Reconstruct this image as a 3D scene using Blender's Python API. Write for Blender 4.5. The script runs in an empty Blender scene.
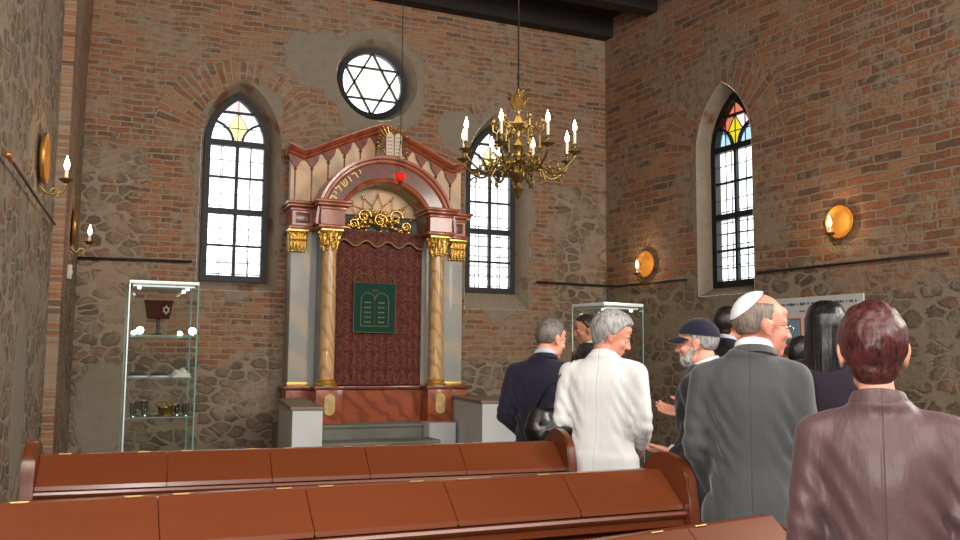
import bpy, bmesh, math, random
import numpy as np
from mathutils import Vector, Matrix, noise, Euler
PI = math.pi
random.seed(7)
scene = bpy.context.scene
col = scene.collection
S, Co = math.sin, math.cos
def R(d): return math.radians(d)

# ---------------------------------------------------------------- linking and tagging
def link(o, parent=None):
    col.objects.link(o)
    if parent is not None: o.parent = parent
    return o
def mesh_obj(name, bm, mat=None, parent=None, smooth=False, loc=None):
    me = bpy.data.meshes.new(name); bm.normal_update(); bm.to_mesh(me); bm.free()
    o = bpy.data.objects.new(name, me)
    if mat is not None:
        for m in (mat if isinstance(mat, (list, tuple)) else [mat]): me.materials.append(m)
    if smooth is True:
        for p in me.polygons: p.use_smooth = True
    elif smooth:
        for p in me.polygons: p.use_smooth = True
        me.set_sharp_from_angle(angle=R(smooth))
    link(o, parent)
    if loc is not None: o.location = loc
    return o
def thing(name, label, cat, loc=(0, 0, 0), rz=0.0, group=None):
    o = bpy.data.objects.new(name, None); o.empty_display_size = .1
    link(o); o.location = loc; o.rotation_euler = (0, 0, rz)
    return tag(o, label, cat, group)
def tag(o, label, cat, group=None):
    o['label'] = label; o['category'] = cat
    if group: o['group'] = group
    return o
def struct(o):
    o['kind'] = 'structure'; return o

# ---------------------------------------------------------------- mesh building
def NB(): return bmesh.new()
def _xf(vs, M):
    if M is not None:
        for v in vs: v.co = M @ v.co
def box(bm, x0, x1, y0, y1, z0, z1, M=None, bev=0.0, mi=0):
    c = [(x0,y0,z0),(x1,y0,z0),(x1,y1,z0),(x0,y1,z0),(x0,y0,z1),(x1,y0,z1),(x1,y1,z1),(x0,y1,z1)]
    vs = [bm.verts.new(p) for p in c]
    fs = [bm.faces.new([vs[i] for i in f]) for f in ((0,3,2,1),(4,5,6,7),(0,1,5,4),(1,2,6,5),(2,3,7,6),(3,0,4,7))]
    for f in fs: f.material_index = mi
    if bev > 0:
        r = bmesh.ops.bevel(bm, geom=list({e for f in fs for e in f.edges}), offset=bev, segments=2, affect='EDGES', profile=.6)
        vs = list({v for f in r['faces'] for v in f.verts} | {v for v in vs if v.is_valid})
    _xf(vs, M)
    return vs
def ring_loft(bm, rings, close=True, cap0=True, cap1=True, mi=0):
    L = [[bm.verts.new(p) for p in r] for r in rings]
    n = len(L[0])
    for a, b in zip(L, L[1:]):
        for i in range(n if close else n-1):
            j = (i+1) % n
            f = bm.faces.new((a[i], a[j], b[j], b[i])); f.material_index = mi
    if cap0 and close: bm.faces.new(L[0][::-1]).material_index = mi
    if cap1 and close: bm.faces.new(L[-1]).material_index = mi
    return [v for r in L for v in r]
def lathe(bm, prof, c=(0,0,0), seg=24, M=None, mi=0):
    rings = [[(c[0]+max(r,.0004)*Co(2*PI*i/seg), c[1]+max(r,.0004)*S(2*PI*i/seg), c[2]+z) for i in range(seg)] for r, z in prof]
    vs = ring_loft(bm, rings, mi=mi); _xf(vs, M); return vs
def frame_dirs(d):
    d = d.normalized(); a = Vector((0,0,1)) if abs(d.z) < .95 else Vector((1,0,0))
    u = d.cross(a).normalized(); return u, u.cross(d).normalized()
def tube(bm, pts, r, seg=8, closed=False, mi=0, M=None):
    pts = [Vector(p) for p in pts]; n = len(pts)
    rr = r if isinstance(r, (list, tuple)) else [r]*n
    rings = []; u = None
    for i, p in enumerate(pts):
        if closed: d = pts[(i+1) % n]-pts[i-1]
        else: d = pts[min(i+1, n-1)]-pts[max(i-1, 0)]
        if d.length < 1e-9: d = Vector((0,0,1))
        d.normalize()
        if u is None: u, v = frame_dirs(d)
        else:
            u = (u - d*u.dot(d))
            u = u.normalized() if u.length > 1e-6 else frame_dirs(d)[0]
            v = d.cross(u).normalized()
        v = d.cross(u).normalized()
        rings.append([p + (u*Co(2*PI*k/seg)+v*S(2*PI*k/seg))*rr[i] for k in range(seg)])
    if closed:
        rings.append(rings[0]); vs = ring_loft(bm, rings, cap0=False, cap1=False, mi=mi)
        bmesh.ops.remove_doubles(bm, verts=vs, dist=1e-6)
        vs = [x for x in vs if x.is_valid]
    else: vs = ring_loft(bm, rings, mi=mi)
    _xf(vs, M); return vs
def ell(bm, c, r, rot=None, seg=20, rg=12, mi=0, M=None):
    """ellipsoid"""
    rings = []
    for j in range(rg+1):
        t = PI*j/rg; t = min(max(t, .02), PI-.02)
        rings.append([Vector((r[0]*S(t)*Co(2*PI*i/seg), r[1]*S(t)*S(2*PI*i/seg), -r[2]*Co(t))) for i in range(seg)])
    vs = ring_loft(bm, rings, mi=mi)
    m = Matrix.Translation(Vector(c)) @ (rot.to_4x4() if rot is not None else Matrix())
    _xf(vs, m); _xf(vs, M); return vs
def caps(bm, p0, p1, r0, r1, seg=12, mi=0, M=None):
    """tapered capsule"""
    p0 = Vector(p0); p1 = Vector(p1); d = (p1-p0)
    L = d.length; d = d/L if L > 1e-6 else Vector((0,0,1)); u, v = frame_dirs(d); rings = []
    for k in range(5):
        a = PI/2*(1-k/4)*.98
        rings.append([p0 - d*r0*S(a) + (u*Co(t)+v*S(t))*r0*Co(a) for t in (2*PI*i/seg for i in range(seg))])
    for k in range(5):
        a = PI/2*(k/4)*.98
        rings.append([p1 + d*r1*S(a) + (u*Co(t)+v*S(t))*r1*Co(a) for t in (2*PI*i/seg for i in range(seg))])
    vs = ring_loft(bm, rings, mi=mi); _xf(vs, M); return vs
def prism(bm, pts, axis, a, b, mi=0, M=None, bev=0):
    """extrude a 2D polygon: axis 'x': pts are (y,z); 'y': (x,z); 'z': (x,y)"""
    f = {'x': lambda p, t: (t, p[0], p[1]), 'y': lambda p, t: (p[0], t, p[1]), 'z': lambda p, t: (p[0], p[1], t)}[axis]
    A = [bm.verts.new(f(p, a)) for p in pts]; B = [bm.verts.new(f(p, b)) for p in pts]; n = len(pts)
    fs = [bm.faces.new(A[::-1]), bm.faces.new(B)]
    for i in range(n): fs.append(bm.faces.new((A[i], A[(i+1)%n], B[(i+1)%n], B[i])))
    for q in fs: q.material_index = mi
    bmesh.ops.recalc_face_normals(bm, faces=fs)
    vs = A+B
    if bev > 0:
        es = [e for e in fs[0].edges]+[e for e in fs[1].edges]
        r = bmesh.ops.bevel(bm, geom=es, offset=bev, segments=2, affect='EDGES')
        vs = list({v for q in r['faces'] for v in q.verts} | {v for v in vs if v.is_valid})
    _xf(vs, M); return vs
def arc(cx, cz, r, a0, a1, n): return [(cx+r*Co(a0+(a1-a0)*i/n), cz+r*S(a0+(a1-a0)*i/n)) for i in range(n+1)]
def apply_mods(o):
    dg = bpy.context.evaluated_depsgraph_get(); dg.update()
    me = bpy.data.meshes.new_from_object(o.evaluated_get(dg), depsgraph=dg)
    old = o.data; o.modifiers.clear(); o.data = me; bpy.data.meshes.remove(old)
def remesh(o, vox, smooth=4, fac=.6, mat=None):
    m = o.modifiers.new('r', 'REMESH'); m.mode = 'VOXEL'; m.voxel_size = vox; m.use_smooth_shade = True
    if smooth:
        s = o.modifiers.new('s', 'SMOOTH'); s.factor = fac; s.iterations = smooth
    apply_mods(o)
    if mat is not None:
        o.data.materials.clear(); o.data.materials.append(mat)
    for p in o.data.polygons: p.use_smooth = True
    return o
def displace(o, fn):
    me = o.data; n = len(me.vertices)
    co = np.empty(n*3); me.vertices.foreach_get('co', co); co = co.reshape(-1, 3)
    no = np.empty(n*3); me.vertices.foreach_get('normal', no); no = no.reshape(-1, 3)
    co = co + no*fn(co)[:, None]
    me.vertices.foreach_set('co', co.ravel()); me.update()
def npnoise(co, sc, seed=0):
    sx, sy, sz = sc
    return np.array([noise.noise(Vector((p[0]*sx+seed, p[1]*sy+seed*.7, p[2]*sz))) for p in co])

# ---------------------------------------------------------------- materials
class NT:
    def __init__(s, name):
        s.m = bpy.data.materials.new(name); s.m.use_nodes = True; s.t = s.m.node_tree; s.t.nodes.clear()
        s.out = s.t.nodes.new('ShaderNodeOutputMaterial')
    def n(s, typ, **k):
        d = s.t.nodes.new('ShaderNode'+typ)
        for a, b in k.items():
            if hasattr(d, a) and a not in ('Scale',): setattr(d, a, b)
        return d
    def put(s, sock, v):
        if isinstance(v, bpy.types.NodeSocket): s.t.links.new(v, sock)
        elif v is not None:
            if isinstance(v, (tuple, list)) and len(v) == 3 and sock.type == 'RGBA': v = (*v, 1)
            sock.default_value = v
    def math(s, op, a, b=None, c=None, clamp=False):
        d = s.n('Math'); d.operation = op; d.use_clamp = clamp
        s.put(d.inputs[0], a)
        if b is not None: s.put(d.inputs[1], b)
        if c is not None: s.put(d.inputs[2], c)
        return d.outputs[0]
    def vm(s, op, a, b=None):
        d = s.n('VectorMath'); d.operation = op; s.put(d.inputs[0], a)
        if b is not None:
            if op == 'SCALE': s.put(d.inputs['Scale'], b)
            else: s.put(d.inputs[1], b)
        return d.outputs['Value'] if op in ('LENGTH', 'DISTANCE', 'DOT_PRODUCT') else d.outputs[0]
    def mix(s, f, a, b, mode='MIX'):
        d = s.n('Mix'); d.data_type = 'RGBA'; d.blend_type = mode
        s.put(d.inputs[0], f); s.put(d.inputs[6], a); s.put(d.inputs[7], b); return d.outputs[2]
    def ramp(s, f, pts, interp='LINEAR'):
        d = s.n('ValToRGB'); cr = d.color_ramp; cr.interpolation = interp
        while len(cr.elements) < len(pts): cr.elements.new(.5)
        for e, (p, c) in zip(cr.elements, pts):
            e.position = p; e.color = (*c, 1) if isinstance(c, (tuple, list)) else (c, c, c, 1)
        s.put(d.inputs[0], f); return d.outputs[0]
    def noise(s, v, scale, detail=4, rough=.55, col=False, dist=0):
        d = s.n('TexNoise'); s.put(d.inputs['Vector'], v); d.inputs['Scale'].default_value = scale
        d.inputs['Detail'].default_value = detail; d.inputs['Roughness'].default_value = rough; d.inputs['Distortion'].default_value = dist
        return d.outputs[1 if col else 0]
    def smooth(s, f, a, b):
        d = s.n('MapRange'); d.interpolation_type = 'SMOOTHSTEP'; s.put(d.inputs[0], f)
        s.put(d.inputs[1], a); s.put(d.inputs[2], b); return d.outputs[0]
    def comb(s, x, y, z=0.0):
        d = s.n('CombineXYZ'); s.put(d.inputs[0], x); s.put(d.inputs[1], y); s.put(d.inputs[2], z); return d.outputs[0]
    def sep(s, v):
        d = s.n('SeparateXYZ'); s.put(d.inputs[0], v); return d.outputs
    def bsdf(s, color, rough=.6, metal=0.0, bump=None, bstr=.3, bdist=.01, spec=.5, sheen=0, coat=0, coatr=.1, emis=None, estr=0, alpha=None, trans=0):
        b = s.n('BsdfPrincipled'); s.put(b.inputs['Base Color'], color); s.put(b.inputs['Roughness'], rough)
        s.put(b.inputs['Metallic'], metal); b.inputs['Specular IOR Level'].default_value = spec
        b.inputs['Sheen Weight'].default_value = sheen
        b.inputs['Coat Weight'].default_value = coat; b.inputs['Coat Roughness'].default_value = coatr
        if emis is not None:
            s.put(b.inputs['Emission Color'], emis); b.inputs['Emission Strength'].default_value = estr
        if trans: b.inputs['Transmission Weight'].default_value = trans
        if bump is not None:
            d = s.n('Bump'); d.inputs['Strength'].default_value = bstr; d.inputs['Distance'].default_value = bdist
            s.put(d.inputs['Height'], bump); s.t.links.new(d.outputs[0], b.inputs['Normal'])
        s.t.links.new(b.outputs[0], s.out.inputs[0]); return s.m
    def pos(s): return s.n('NewGeometry').outputs['Position']
    def obj(s): return s.n('TexCoord').outputs['Object']
def srgb(r, g, b):
    f = lambda c: (c/255/12.92) if c/255 <= .04045 else ((c/255+.055)/1.055)**2.4
    return (f(r), f(g), f(b))
MC = {}
def mat(name, rgb, rough=.6, metal=0.0, nz=0.0, nscale=30, bstr=0.0, **k):
    """plain procedural material with a little noise in colour and relief"""
    if name in MC: return MC[name]
    t = NT(name); c = srgb(*rgb); o = t.obj(); n = t.noise(o, nscale)
    colr = t.mix(t.math('MULTIPLY', n, nz), (*c, 1), tuple(x*.45 for x in c)+(1,)) if nz else (*c, 1)
    MC[name] = t.bsdf(colr, rough, metal, bump=n if bstr else None, bstr=bstr, bdist=.004, **k)
    return MC[name]
def emit(name, rgb, st):
    if name in MC: return MC[name]
    t = NT(name); e = t.n('Emission'); e.inputs[0].default_value = (*rgb, 1); e.inputs[1].default_value = st
    t.t.links.new(e.outputs[0], t.out.inputs[0]); MC[name] = t.m; return t.m
def glass(name, tint, gl=.06, rough=.02, transl=0.0):
    if name in MC: return MC[name]
    t = NT(name); a = t.n('BsdfTransparent'); a.inputs[0].default_value = (*tint, 1)
    g = t.n('BsdfGlossy'); g.inputs[1].default_value = rough; g.inputs[0].default_value = (1, 1, 1, 1)
    x = t.n('MixShader'); x.inputs[0].default_value = gl
    t.t.links.new(a.outputs[0], x.inputs[1]); t.t.links.new(g.outputs[0], x.inputs[2]); last = x.outputs[0]
    t.t.links.new(last, t.out.inputs[0]); MC[name] = t.m; return t.m

MORTAR = (.33, .262, .19)
def masonry(name, axis, zsplit=3.7, rings=(), plaster=(), brick_cols=(), big=1.0, rub=1.0, seed=0.0, stone_z=(-9, 99)):
    """brick courses above, rubble below. rings: (u,z,r0,r1) radial voussoirs; plaster: (u,z,r) smooth render patches; brick_cols: (u, half) columns of brick"""
    t = NT(name); P = t.sep(t.pos()); U = P[0] if axis == 'x' else P[1]; V = P[2]
    uv = t.comb(U, V, 0.0)
    dn = t.vm('SCALE', t.vm('SUBTRACT', t.noise(uv, 3.0, 4, col=True), (.5, .5, .5)), .07)
    dn2 = t.vm('SCALE', t.vm('SUBTRACT', t.noise(uv, 14.0, 3, col=True), (.5, .5, .5)), .022)
    uvd = t.vm('ADD', t.vm('ADD', uv, dn), dn2)
    def brick(v, mort=.0125, rowh=.066, w=.235):
        b = t.n('TexBrick'); b.offset = .5; b.inputs['Scale'].default_value = 1
        b.inputs['Brick Width'].default_value = w*big; b.inputs['Row Height'].default_value = rowh*big
        b.inputs['Mortar Size'].default_value = mort; b.inputs['Mortar Smooth'].default_value = .25
        b.inputs['Color1'].default_value = (0, 0, 0, 1); b.inputs['Color2'].default_value = (1, 1, 1, 1); b.inputs['Mortar'].default_value = (.5, .5, .5, 1)
        b.inputs['Bias'].default_value = 0; t.put(b.inputs['Vector'], v); return b.outputs[0], b.outputs[1]
    bc, bf = brick(uvd)
    for (cu, cz, r0, r1) in rings:
        du = t.math('SUBTRACT', U, cu); dz = t.math('SUBTRACT', V, cz)
        rad = t.math('SQRT', t.math('ADD', t.math('MULTIPLY', du, du), t.math('MULTIPLY', dz, dz)))
        ang = t.math('ARCTAN2', dz, du)
        pv = t.vm('ADD', t.comb(rad, t.math('MULTIPLY', ang, (r0+r1)/2), 0.0), t.vm('SCALE', dn2, .8))
        rc, rf = brick(pv, .014, .075, .28)
        wob = t.math('MULTIPLY', t.noise(uv, 4.0, 2), .16)
        m = t.math('MULTIPLY', t.math('GREATER_THAN', rad, r0), t.math('LESS_THAN', t.math('ADD', rad, wob), r1+.08))
        m = t.math('MULTIPLY', m, t.math('GREATER_THAN', dz, .08))
        bc = t.mix(m, bc, rc); bf = t.mix(m, bf, rf)
    n1 = t.noise(uv, 1.1, 4); n2 = t.noise(uv, 9.0, 5, .65); n3 = t.noise(uv, 45.0, 4, .7); n4 = t.noise(t.vm('ADD', uv, (7.3+seed, 3.1, 0)), 2.3, 4, .6)
    bcol = t.ramp(t.math('ADD', t.math('MULTIPLY', bc, .75), t.math('MULTIPLY', t.math('SUBTRACT', n4, .5), .7)),
        [(.0, (.11, .07, .052)), (.1, (.24, .10, .055)), (.3, (.34, .12, .052)), (.55, (.46, .18, .078)), (.8, (.50, .27, .145))])
    bcol = t.mix(t.math('MULTIPLY', n2, .55), bcol, (.27, .14, .085, 1))
    mcol = t.mix(n2, tuple(c*.72 for c in MORTAR)+(1,), tuple(c*1.3 for c in MORTAR)+(1,))
    sm = t.smooth(t.math('ADD', t.math('MULTIPLY', n2, .55), t.math('MULTIPLY', n1, .6)), .525, .68)   # mortar smeared over the bricks
    fine = t.noise(t.vm('MULTIPLY', uv, (1, 1.7, 1)), 17.0, 6, .75); sm = t.math('MAXIMUM', sm, t.smooth(fine, .57, .66))
    pat = t.smooth(t.noise(t.vm('ADD', uv, (3.3, 9.1+seed, 0)), 1.7, 6, .72), .585, .63); sm = t.math('MAXIMUM', sm, t.math('MULTIPLY', pat, .75))
    bm_ = t.math('MAXIMUM', bf, t.math('MULTIPLY', sm, .8))
    brk = t.mix(bm_, bcol, mcol)
    # rubble
    vs = t.vm('MULTIPLY', t.vm('ADD', uv, t.vm('SCALE', dn, 2.2)), (5.2*rub, 8.6*rub, 1))
    vo = t.n('TexVoronoi'); vo.feature = 'F1'; vo.voronoi_dimensions = '2D'; t.put(vo.inputs['Vector'], vs); vo.inputs['Scale'].default_value = 1.0
    ve = t.n('TexVoronoi'); ve.feature = 'DISTANCE_TO_EDGE'; ve.voronoi_dimensions = '2D'; t.put(ve.inputs['Vector'], vs); ve.inputs['Scale'].default_value = 1.0
    rnd = t.sep(vo.outputs['Color'])
    scol = t.ramp(rnd[0], [(0, (.08, .062, .05)), (.2, (.17, .13, .095)), (.5, (.24, .185, .13)), (.66, (.17, .14, .105)), (.78, (.30, .15, .09)), (.9, (.30, .17, .11)), (1, (.26, .22, .17))])
    scol = t.mix(t.math('MULTIPLY', n2, .6), scol, (.15, .12, .09, 1))
    ed = t.math('ADD', ve.outputs['Distance'], t.math('MULTIPLY', t.math('SUBTRACT', n2, .5), .45))
    sf = t.math('MAXIMUM', t.smooth(ed, .16, .04), t.smooth(t.math('ADD', vo.outputs['Distance'], t.math('MULTIPLY', t.math('SUBTRACT', fine, .5), 1.1)), .36, .60))
    sf = t.math('MAXIMUM', sf, t.math('MULTIPLY', t.smooth(t.math('ADD', n4, t.math('MULTIPLY', n2, .25)), .56, .74), .85))
    rbl = t.mix(sf, scol, mcol)
    zz = t.math('ADD', V, t.math('MULTIPLY', t.math('SUBTRACT', n1, .5), 1.6))
    zz = t.math('ADD', zz, t.math('MULTIPLY', t.math('SUBTRACT', n2, .5), .5))
    bmask = t.smooth(zz, zsplit-.08, zsplit+.08)
    for (cu, h) in brick_cols:
        du = t.math('ABSOLUTE', t.math('SUBTRACT', U, cu))
        du = t.math('ADD', du, t.math('MULTIPLY', t.math('SUBTRACT', n4, .5), 1.5))
        bmask = t.math('MAXIMUM', bmask, t.math('MULTIPLY', t.smooth(du, h+.03, h-.03), t.smooth(t.math('ADD', V, t.math('MULTIPLY', t.math('SUBTRACT', n4, .5), 1.2)), 1.35, 1.5)))
    colr = t.mix(bmask, rbl, brk)
    hb = t.math('SUBTRACT', 1.0, bm_); hs = t.math('SUBTRACT', 1.0, sf)
    h = t.math('ADD', t.math('MULTIPLY', t.mix(bmask, hs, hb), 1.0), t.math('MULTIPLY', n3, .35))
    # render patches
    pm = None
    for (cu, cz, r, *q) in plaster:
        du = t.math('SUBTRACT', U, cu); dz = t.math('MULTIPLY', t.math('SUBTRACT', V, cz), q[0] if q else 1.0)
        rad = t.math('SQRT', t.math('ADD', t.math('MULTIPLY', du, du), t.math('MULTIPLY', dz, dz)))
        rad = t.math('ADD', rad, t.math('MULTIPLY', t.math('SUBTRACT', n4, .5), .55 if r > .3 else .2))
        rad = t.math('ADD', rad, t.math('MULTIPLY', t.math('SUBTRACT', n2, .5), .1))
        m = t.smooth(rad, r+.015, r-.015); pm = m if pm is None else t.math('MAXIMUM', pm, m)
    if pm is not None:
        pcol = t.mix(n2, (.21, .18, .135, 1), (.36, .31, .24, 1)); colr = t.mix(pm, colr, pcol)
        h = t.mix(pm, h, t.math('ADD', .9, t.math('MULTIPLY', n3, .15)))
    colr = t.mix(t.math('MULTIPLY', n3, .35), colr, (.13, .085, .058, 1))
    return t.bsdf(colr, .93, bump=h, bstr=.75, bdist=.022, spec=.2)
def plastermat(name, a, b, sc=6, brickish=0.0):
    t = NT(name); p = t.pos(); n = t.noise(p, sc, 6, .65); n2 = t.noise(p, 2.5, 4)
    c = t.mix(n, (*srgb(*a), 1), (*srgb(*b), 1))
    if brickish: c = t.mix(t.smooth(n2, .56, .68), c, (*srgb(128, 84, 62), 1))
    return t.bsdf(c, .9, bump=n, bstr=.5, bdist=.01, spec=.2)
def marble(name, base, vein, hi, sc=3.0, rough=.28, stretch=(1, 1, 1), coat=.3, vs=.45):
    t = NT(name); p = t.vm('MULTIPLY', t.obj(), stretch); n = t.noise(p, sc, 5, .6, dist=1.2)
    w = t.n('TexWave'); w.wave_type = 'BANDS'; w.bands_direction = 'DIAGONAL'; w.inputs['Scale'].default_value = sc*.55
    w.inputs['Distortion'].default_value = 7; w.inputs['Detail'].default_value = 4; w.inputs['Detail Scale'].default_value = 1.4; t.put(w.inputs['Vector'], p)
    c = t.mix(n, (*srgb(*base), 1), (*srgb(*hi), 1)); c = t.mix(t.math('MULTIPLY', t.smooth(w.outputs[1], .5, 1.0), vs), c, (*srgb(*vein), 1))
    return t.bsdf(c, rough, coat=coat, spec=.4)
def wood(name, a, b, sc=4, rough=.3, stretch=(1, 12, 12), coat=.4, bstr=.06):
    t = NT(name); p = t.vm('MULTIPLY', t.obj(), stretch); n = t.noise(p, sc, 6, .6, dist=.4); n2 = t.noise(t.obj(), 2, 3)
    c = t.mix(t.math('ADD', t.math('MULTIPLY', n, .7), t.math('MULTIPLY', n2, .3)), (*srgb(*a), 1), (*srgb(*b), 1))
    return t.bsdf(c, rough, bump=n, bstr=bstr, bdist=.003, coat=coat, coatr=.18)
def cloth(name, a, b, rough=.85, sc=240, sheen=.15, seam=None, fold=.25, spec=.3):
    t = NT(name); p = t.obj(); n = t.noise(p, sc, 2); f = t.noise(t.vm('MULTIPLY', p, (9, 9, 2.2)), 1, 4, .6); f2 = t.noise(p, 14, 3)
    c = t.mix(t.math('ADD', t.math('MULTIPLY', n, .5), t.math('MULTIPLY', f, .5)), (*srgb(*a), 1), (*srgb(*b), 1))
    h = t.math('ADD', t.math('MULTIPLY', n, .02), t.math('ADD', t.math('MULTIPLY', f, 1.0), t.math('MULTIPLY', f2, .25)))
    if seam:
        x = t.math('ABSOLUTE', t.sep(p)[0]); h = t.math('SUBTRACT', h, t.math('MULTIPLY', t.smooth(x, .006, .001), seam))
    return t.bsdf(c, rough, bump=h, bstr=fold, bdist=.03, sheen=sheen, spec=spec)
def hairmat(name, a, b, rough=.45, sc=90, streak=(1, 1, .12), spec=.5):
    t = NT(name); p = t.vm('MULTIPLY', t.obj(), streak); n = t.noise(p, sc, 4, .7); n2 = t.noise(t.obj(), 12, 3)
    f = t.smooth(t.math('ADD', t.math('MULTIPLY', n, .7), t.math('MULTIPLY', n2, .3)), .32, .68)
    return t.bsdf(t.mix(f, (*srgb(*a), 1), (*srgb(*b), 1)), rough, bump=n, bstr=.5, bdist=.008, spec=spec)
def skinmat(name, a):
    t = NT(name); p = t.obj(); n = t.noise(p, 25, 4); n2 = t.noise(p, 6, 2)
    c = t.mix(t.math('MULTIPLY', n2, .8), (*srgb(*a), 1), (*srgb(min(a[0]+5, 255), a[1]*.78, a[2]*.72), 1))
    return t.bsdf(c, .5, bump=n, bstr=.12, bdist=.003, spec=.4)

# ================================================================ SETTING
CX, CY = 6.563, 10.5
aR = R(-4.5); tR = Vector((-S(aR), -Co(aR), 0)); nR = Vector((Co(aR), -S(aR), 0))
M_BACK = Matrix.Translation((0, 10.5, 0))
M_RIGHT = Matrix(((tR.x, nR.x, 0, CX), (tR.y, nR.y, 0, CY), (0, 0, 1, 0), (0, 0, 0, 1)))
CEIL = 6.27

def gothic(cx, hw, zb, zs, za, n=14):
    h = za-zs; r = (hw*hw+h*h)/(2*hw); a = math.atan2(h, r-hw)
    pts = [(cx-hw, zb), (cx+hw, zb)]
    pts += [(cx+hw-r+r*Co(a*i/n), zs+r*S(a*i/n)) for i in range(n+1)]
    pts += [(cx-hw+r-r*Co(a*i/n), zs+r*S(a*i/n)) for i in range(n-1, -1, -1)]
    return pts
def circle(cx, cz, r, n=48): return [(cx+r*Co(2*PI*i/n), cz+r*S(2*PI*i/n)) for i in range(n)]

def wall_holes(name, M, u0, u1, z0, z1, holes, m):
    bm = NB(); es = []
    for L in [[(u0, z0), (u1, z0), (u1, z1), (u0, z1)]]+holes:
        vs = [bm.verts.new((p[0], 0, p[1])) for p in L]
        es += [bm.edges.new((vs[i], vs[(i+1) % len(vs)])) for i in range(len(vs))]
    bmesh.ops.triangle_fill(bm, edges=es, use_beauty=True, use_dissolve=False, normal=(0, -1, 0))
    _xf(bm.verts, M)
    return struct(mesh_obj(name, bm, m))

w1f = gothic(1.553, .382, 2.357, 3.98, 4.64); w1o = gothic(1.573, .46, 2.24, 3.98, 4.76)
w2f = gothic(4.868, .364, 2.345, 3.92, 4.61); w2o = gothic(4.888, .46, 2.12, 3.92, 4.75)
w3f = gothic(2.29, .382, 2.35, 3.98, 4.665); w3o = gothic(2.29, .455, 2.24, 3.98, 4.77)
cf = circle(3.2, 4.97, .455); cof = circle(3.215, 4.97, .53)

m_back = masonry('masonry_back', 'x', 3.75, rings=((1.56, 3.98, .50, .98), (4.88, 3.92, .50, .95)),
    plaster=((3.2, 4.95, .70), (2.45, 5.12, .36), (4.35, 4.42, .30), (1.8, 4.45, .24), (1.57, 3.4, .50, .4), (4.93, 3.3, .50, .36), (.2, .9, .3, .6)),
    brick_cols=((1.5, .95), (5.0, .72)))
m_right = masonry('masonry_right', 'y', 2.35, rings=((8.25, 3.98, .5, 1.02),), plaster=((8.28, 3.3, .47, .36), (7.6, 1.9, .3, 1.6)),
    big=1.35, rub=.9, seed=3)
m_left = masonry('masonry_left', 'y', 4.6, plaster=((6.6, 1.2, .3, .5),), rub=1.1, seed=5)
m_pier = masonry('masonry_pier', 'y', -3.0, big=.95, seed=9, plaster=((10.2, 1.8, .4, .5),))
m_rear = masonry('masonry_rear', 'x', 2.6, seed=11)
m_reveal = plastermat('plaster_reveal', (126, 112, 96), (172, 158, 138), 9, brickish=.5)

wall_holes('wall_back', M_BACK, -.5, 6.62, 0, CEIL+.1, [w1o, w2o, cof], m_back)
wall_holes('wall_right', M_RIGHT, -.02, 14.6, 0, CEIL+.1, [w3o], m_right)
bm = NB()
ring_loft(bm, [[(-.12-.0682*(10.5-y), y, 0), (-.12-.0682*(10.5-y), y, CEIL+.1)] for y in [10.6]+[8.5-k*.5 for k in range(26)]], close=False)
struct(mesh_obj('wall_left', bm, m_left))
bm = NB()   # brick pier standing proud of the left wall in the corner
A = lambda z: [(-.36, 8.02, z), (-.2, 8.0, z), (-.195+max(0, z-2.3)*.012, 9.2, z), (-.185+max(0, z-2.3)*.03, 10.55, z), (-.4, 10.55, z)]
ring_loft(bm, [A(z) for z in (0, 1.2, 2.3, 3.3, 4.3, 5.3, CEIL+.08)])
struct(mesh_obj('wall_left_pier', bm, m_pier, smooth=30))
bm = NB(); vs = [bm.verts.new(p) for p in ((-1.15, -4, 0), (8, -4, 0), (8, -4, 6.4), (-1.15, -4, 6.4))]; bm.faces.new(vs)
struct(mesh_obj('wall_rear', bm, m_rear))
# floor of worn stone tiles
t = NT('stone_floor'); p = t.pos(); bk = t.n('TexBrick'); bk.offset = .5
for k, v in (('Scale', 1), ('Brick Width', .5), ('Row Height', .5), ('Mortar Size', .008)): bk.inputs[k].default_value = v
t.put(bk.inputs['Vector'], p); n = t.noise(p, 5, 5)
bk.inputs['Color1'].default_value = (*srgb(120, 110, 98), 1); bk.inputs['Color2'].default_value = (*srgb(96, 88, 78), 1); bk.inputs['Mortar'].default_value = (*srgb(60, 55, 50), 1)
m_floor = t.bsdf(t.mix(t.math('MULTIPLY', n, .6), bk.outputs[0], (*srgb(70, 62, 54), 1)), .55, bump=bk.outputs[1], bstr=-.3, bdist=.01)
bm = NB(); box(bm, -1.3, 8.1, -4.1, 10.7, -.15, 0); struct(mesh_obj('floor', bm, m_floor))
m_dark = wood('dark_timber', (20, 15, 12), (34, 26, 21), rough=.8, coat=0, bstr=.3)
bm = NB(); box(bm, -1.3, 8.1, -4.1, 10.7, CEIL, CEIL+.15); struct(mesh_obj('ceiling', bm, m_dark))
# each beam runs the width of the room
for k in range(13):
    y0, y1 = (10.31, 10.52) if k == 0 else (9.57-.22-(k-1)*1.0, 9.57-(k-1)*1.0)
    xe = 6.56 + .0787*(10.5-(y0+y1)/2)
    bm = NB(); box(bm, -.15-.0682*(10.5-y0), xe+.02, y0, y1, 5.99 if k == 0 else 6.03, CEIL+.02, bev=.012)
    o = mesh_obj('trim_%d' % (k+1), bm, m_dark); struct(o)

def reveal(name, M, outer, inner, d0=.2, d1=.33):
    bm = NB(); ring_loft(bm, [[(u, d, z) for u, z in L] for L, d in ((outer, -.004), (inner, d0), (inner, d1))], cap0=False, cap1=False)
    _xf(bm.verts, M); return struct(mesh_obj(name, bm, m_reveal, smooth=35))
reveal('trim_14', M_BACK, w1o, w1f); reveal('trim_15', M_BACK, w2o, w2f); reveal('trim_16', M_RIGHT, w3o, w3f); reveal('trim_17', M_BACK, cof, cf)

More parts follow.
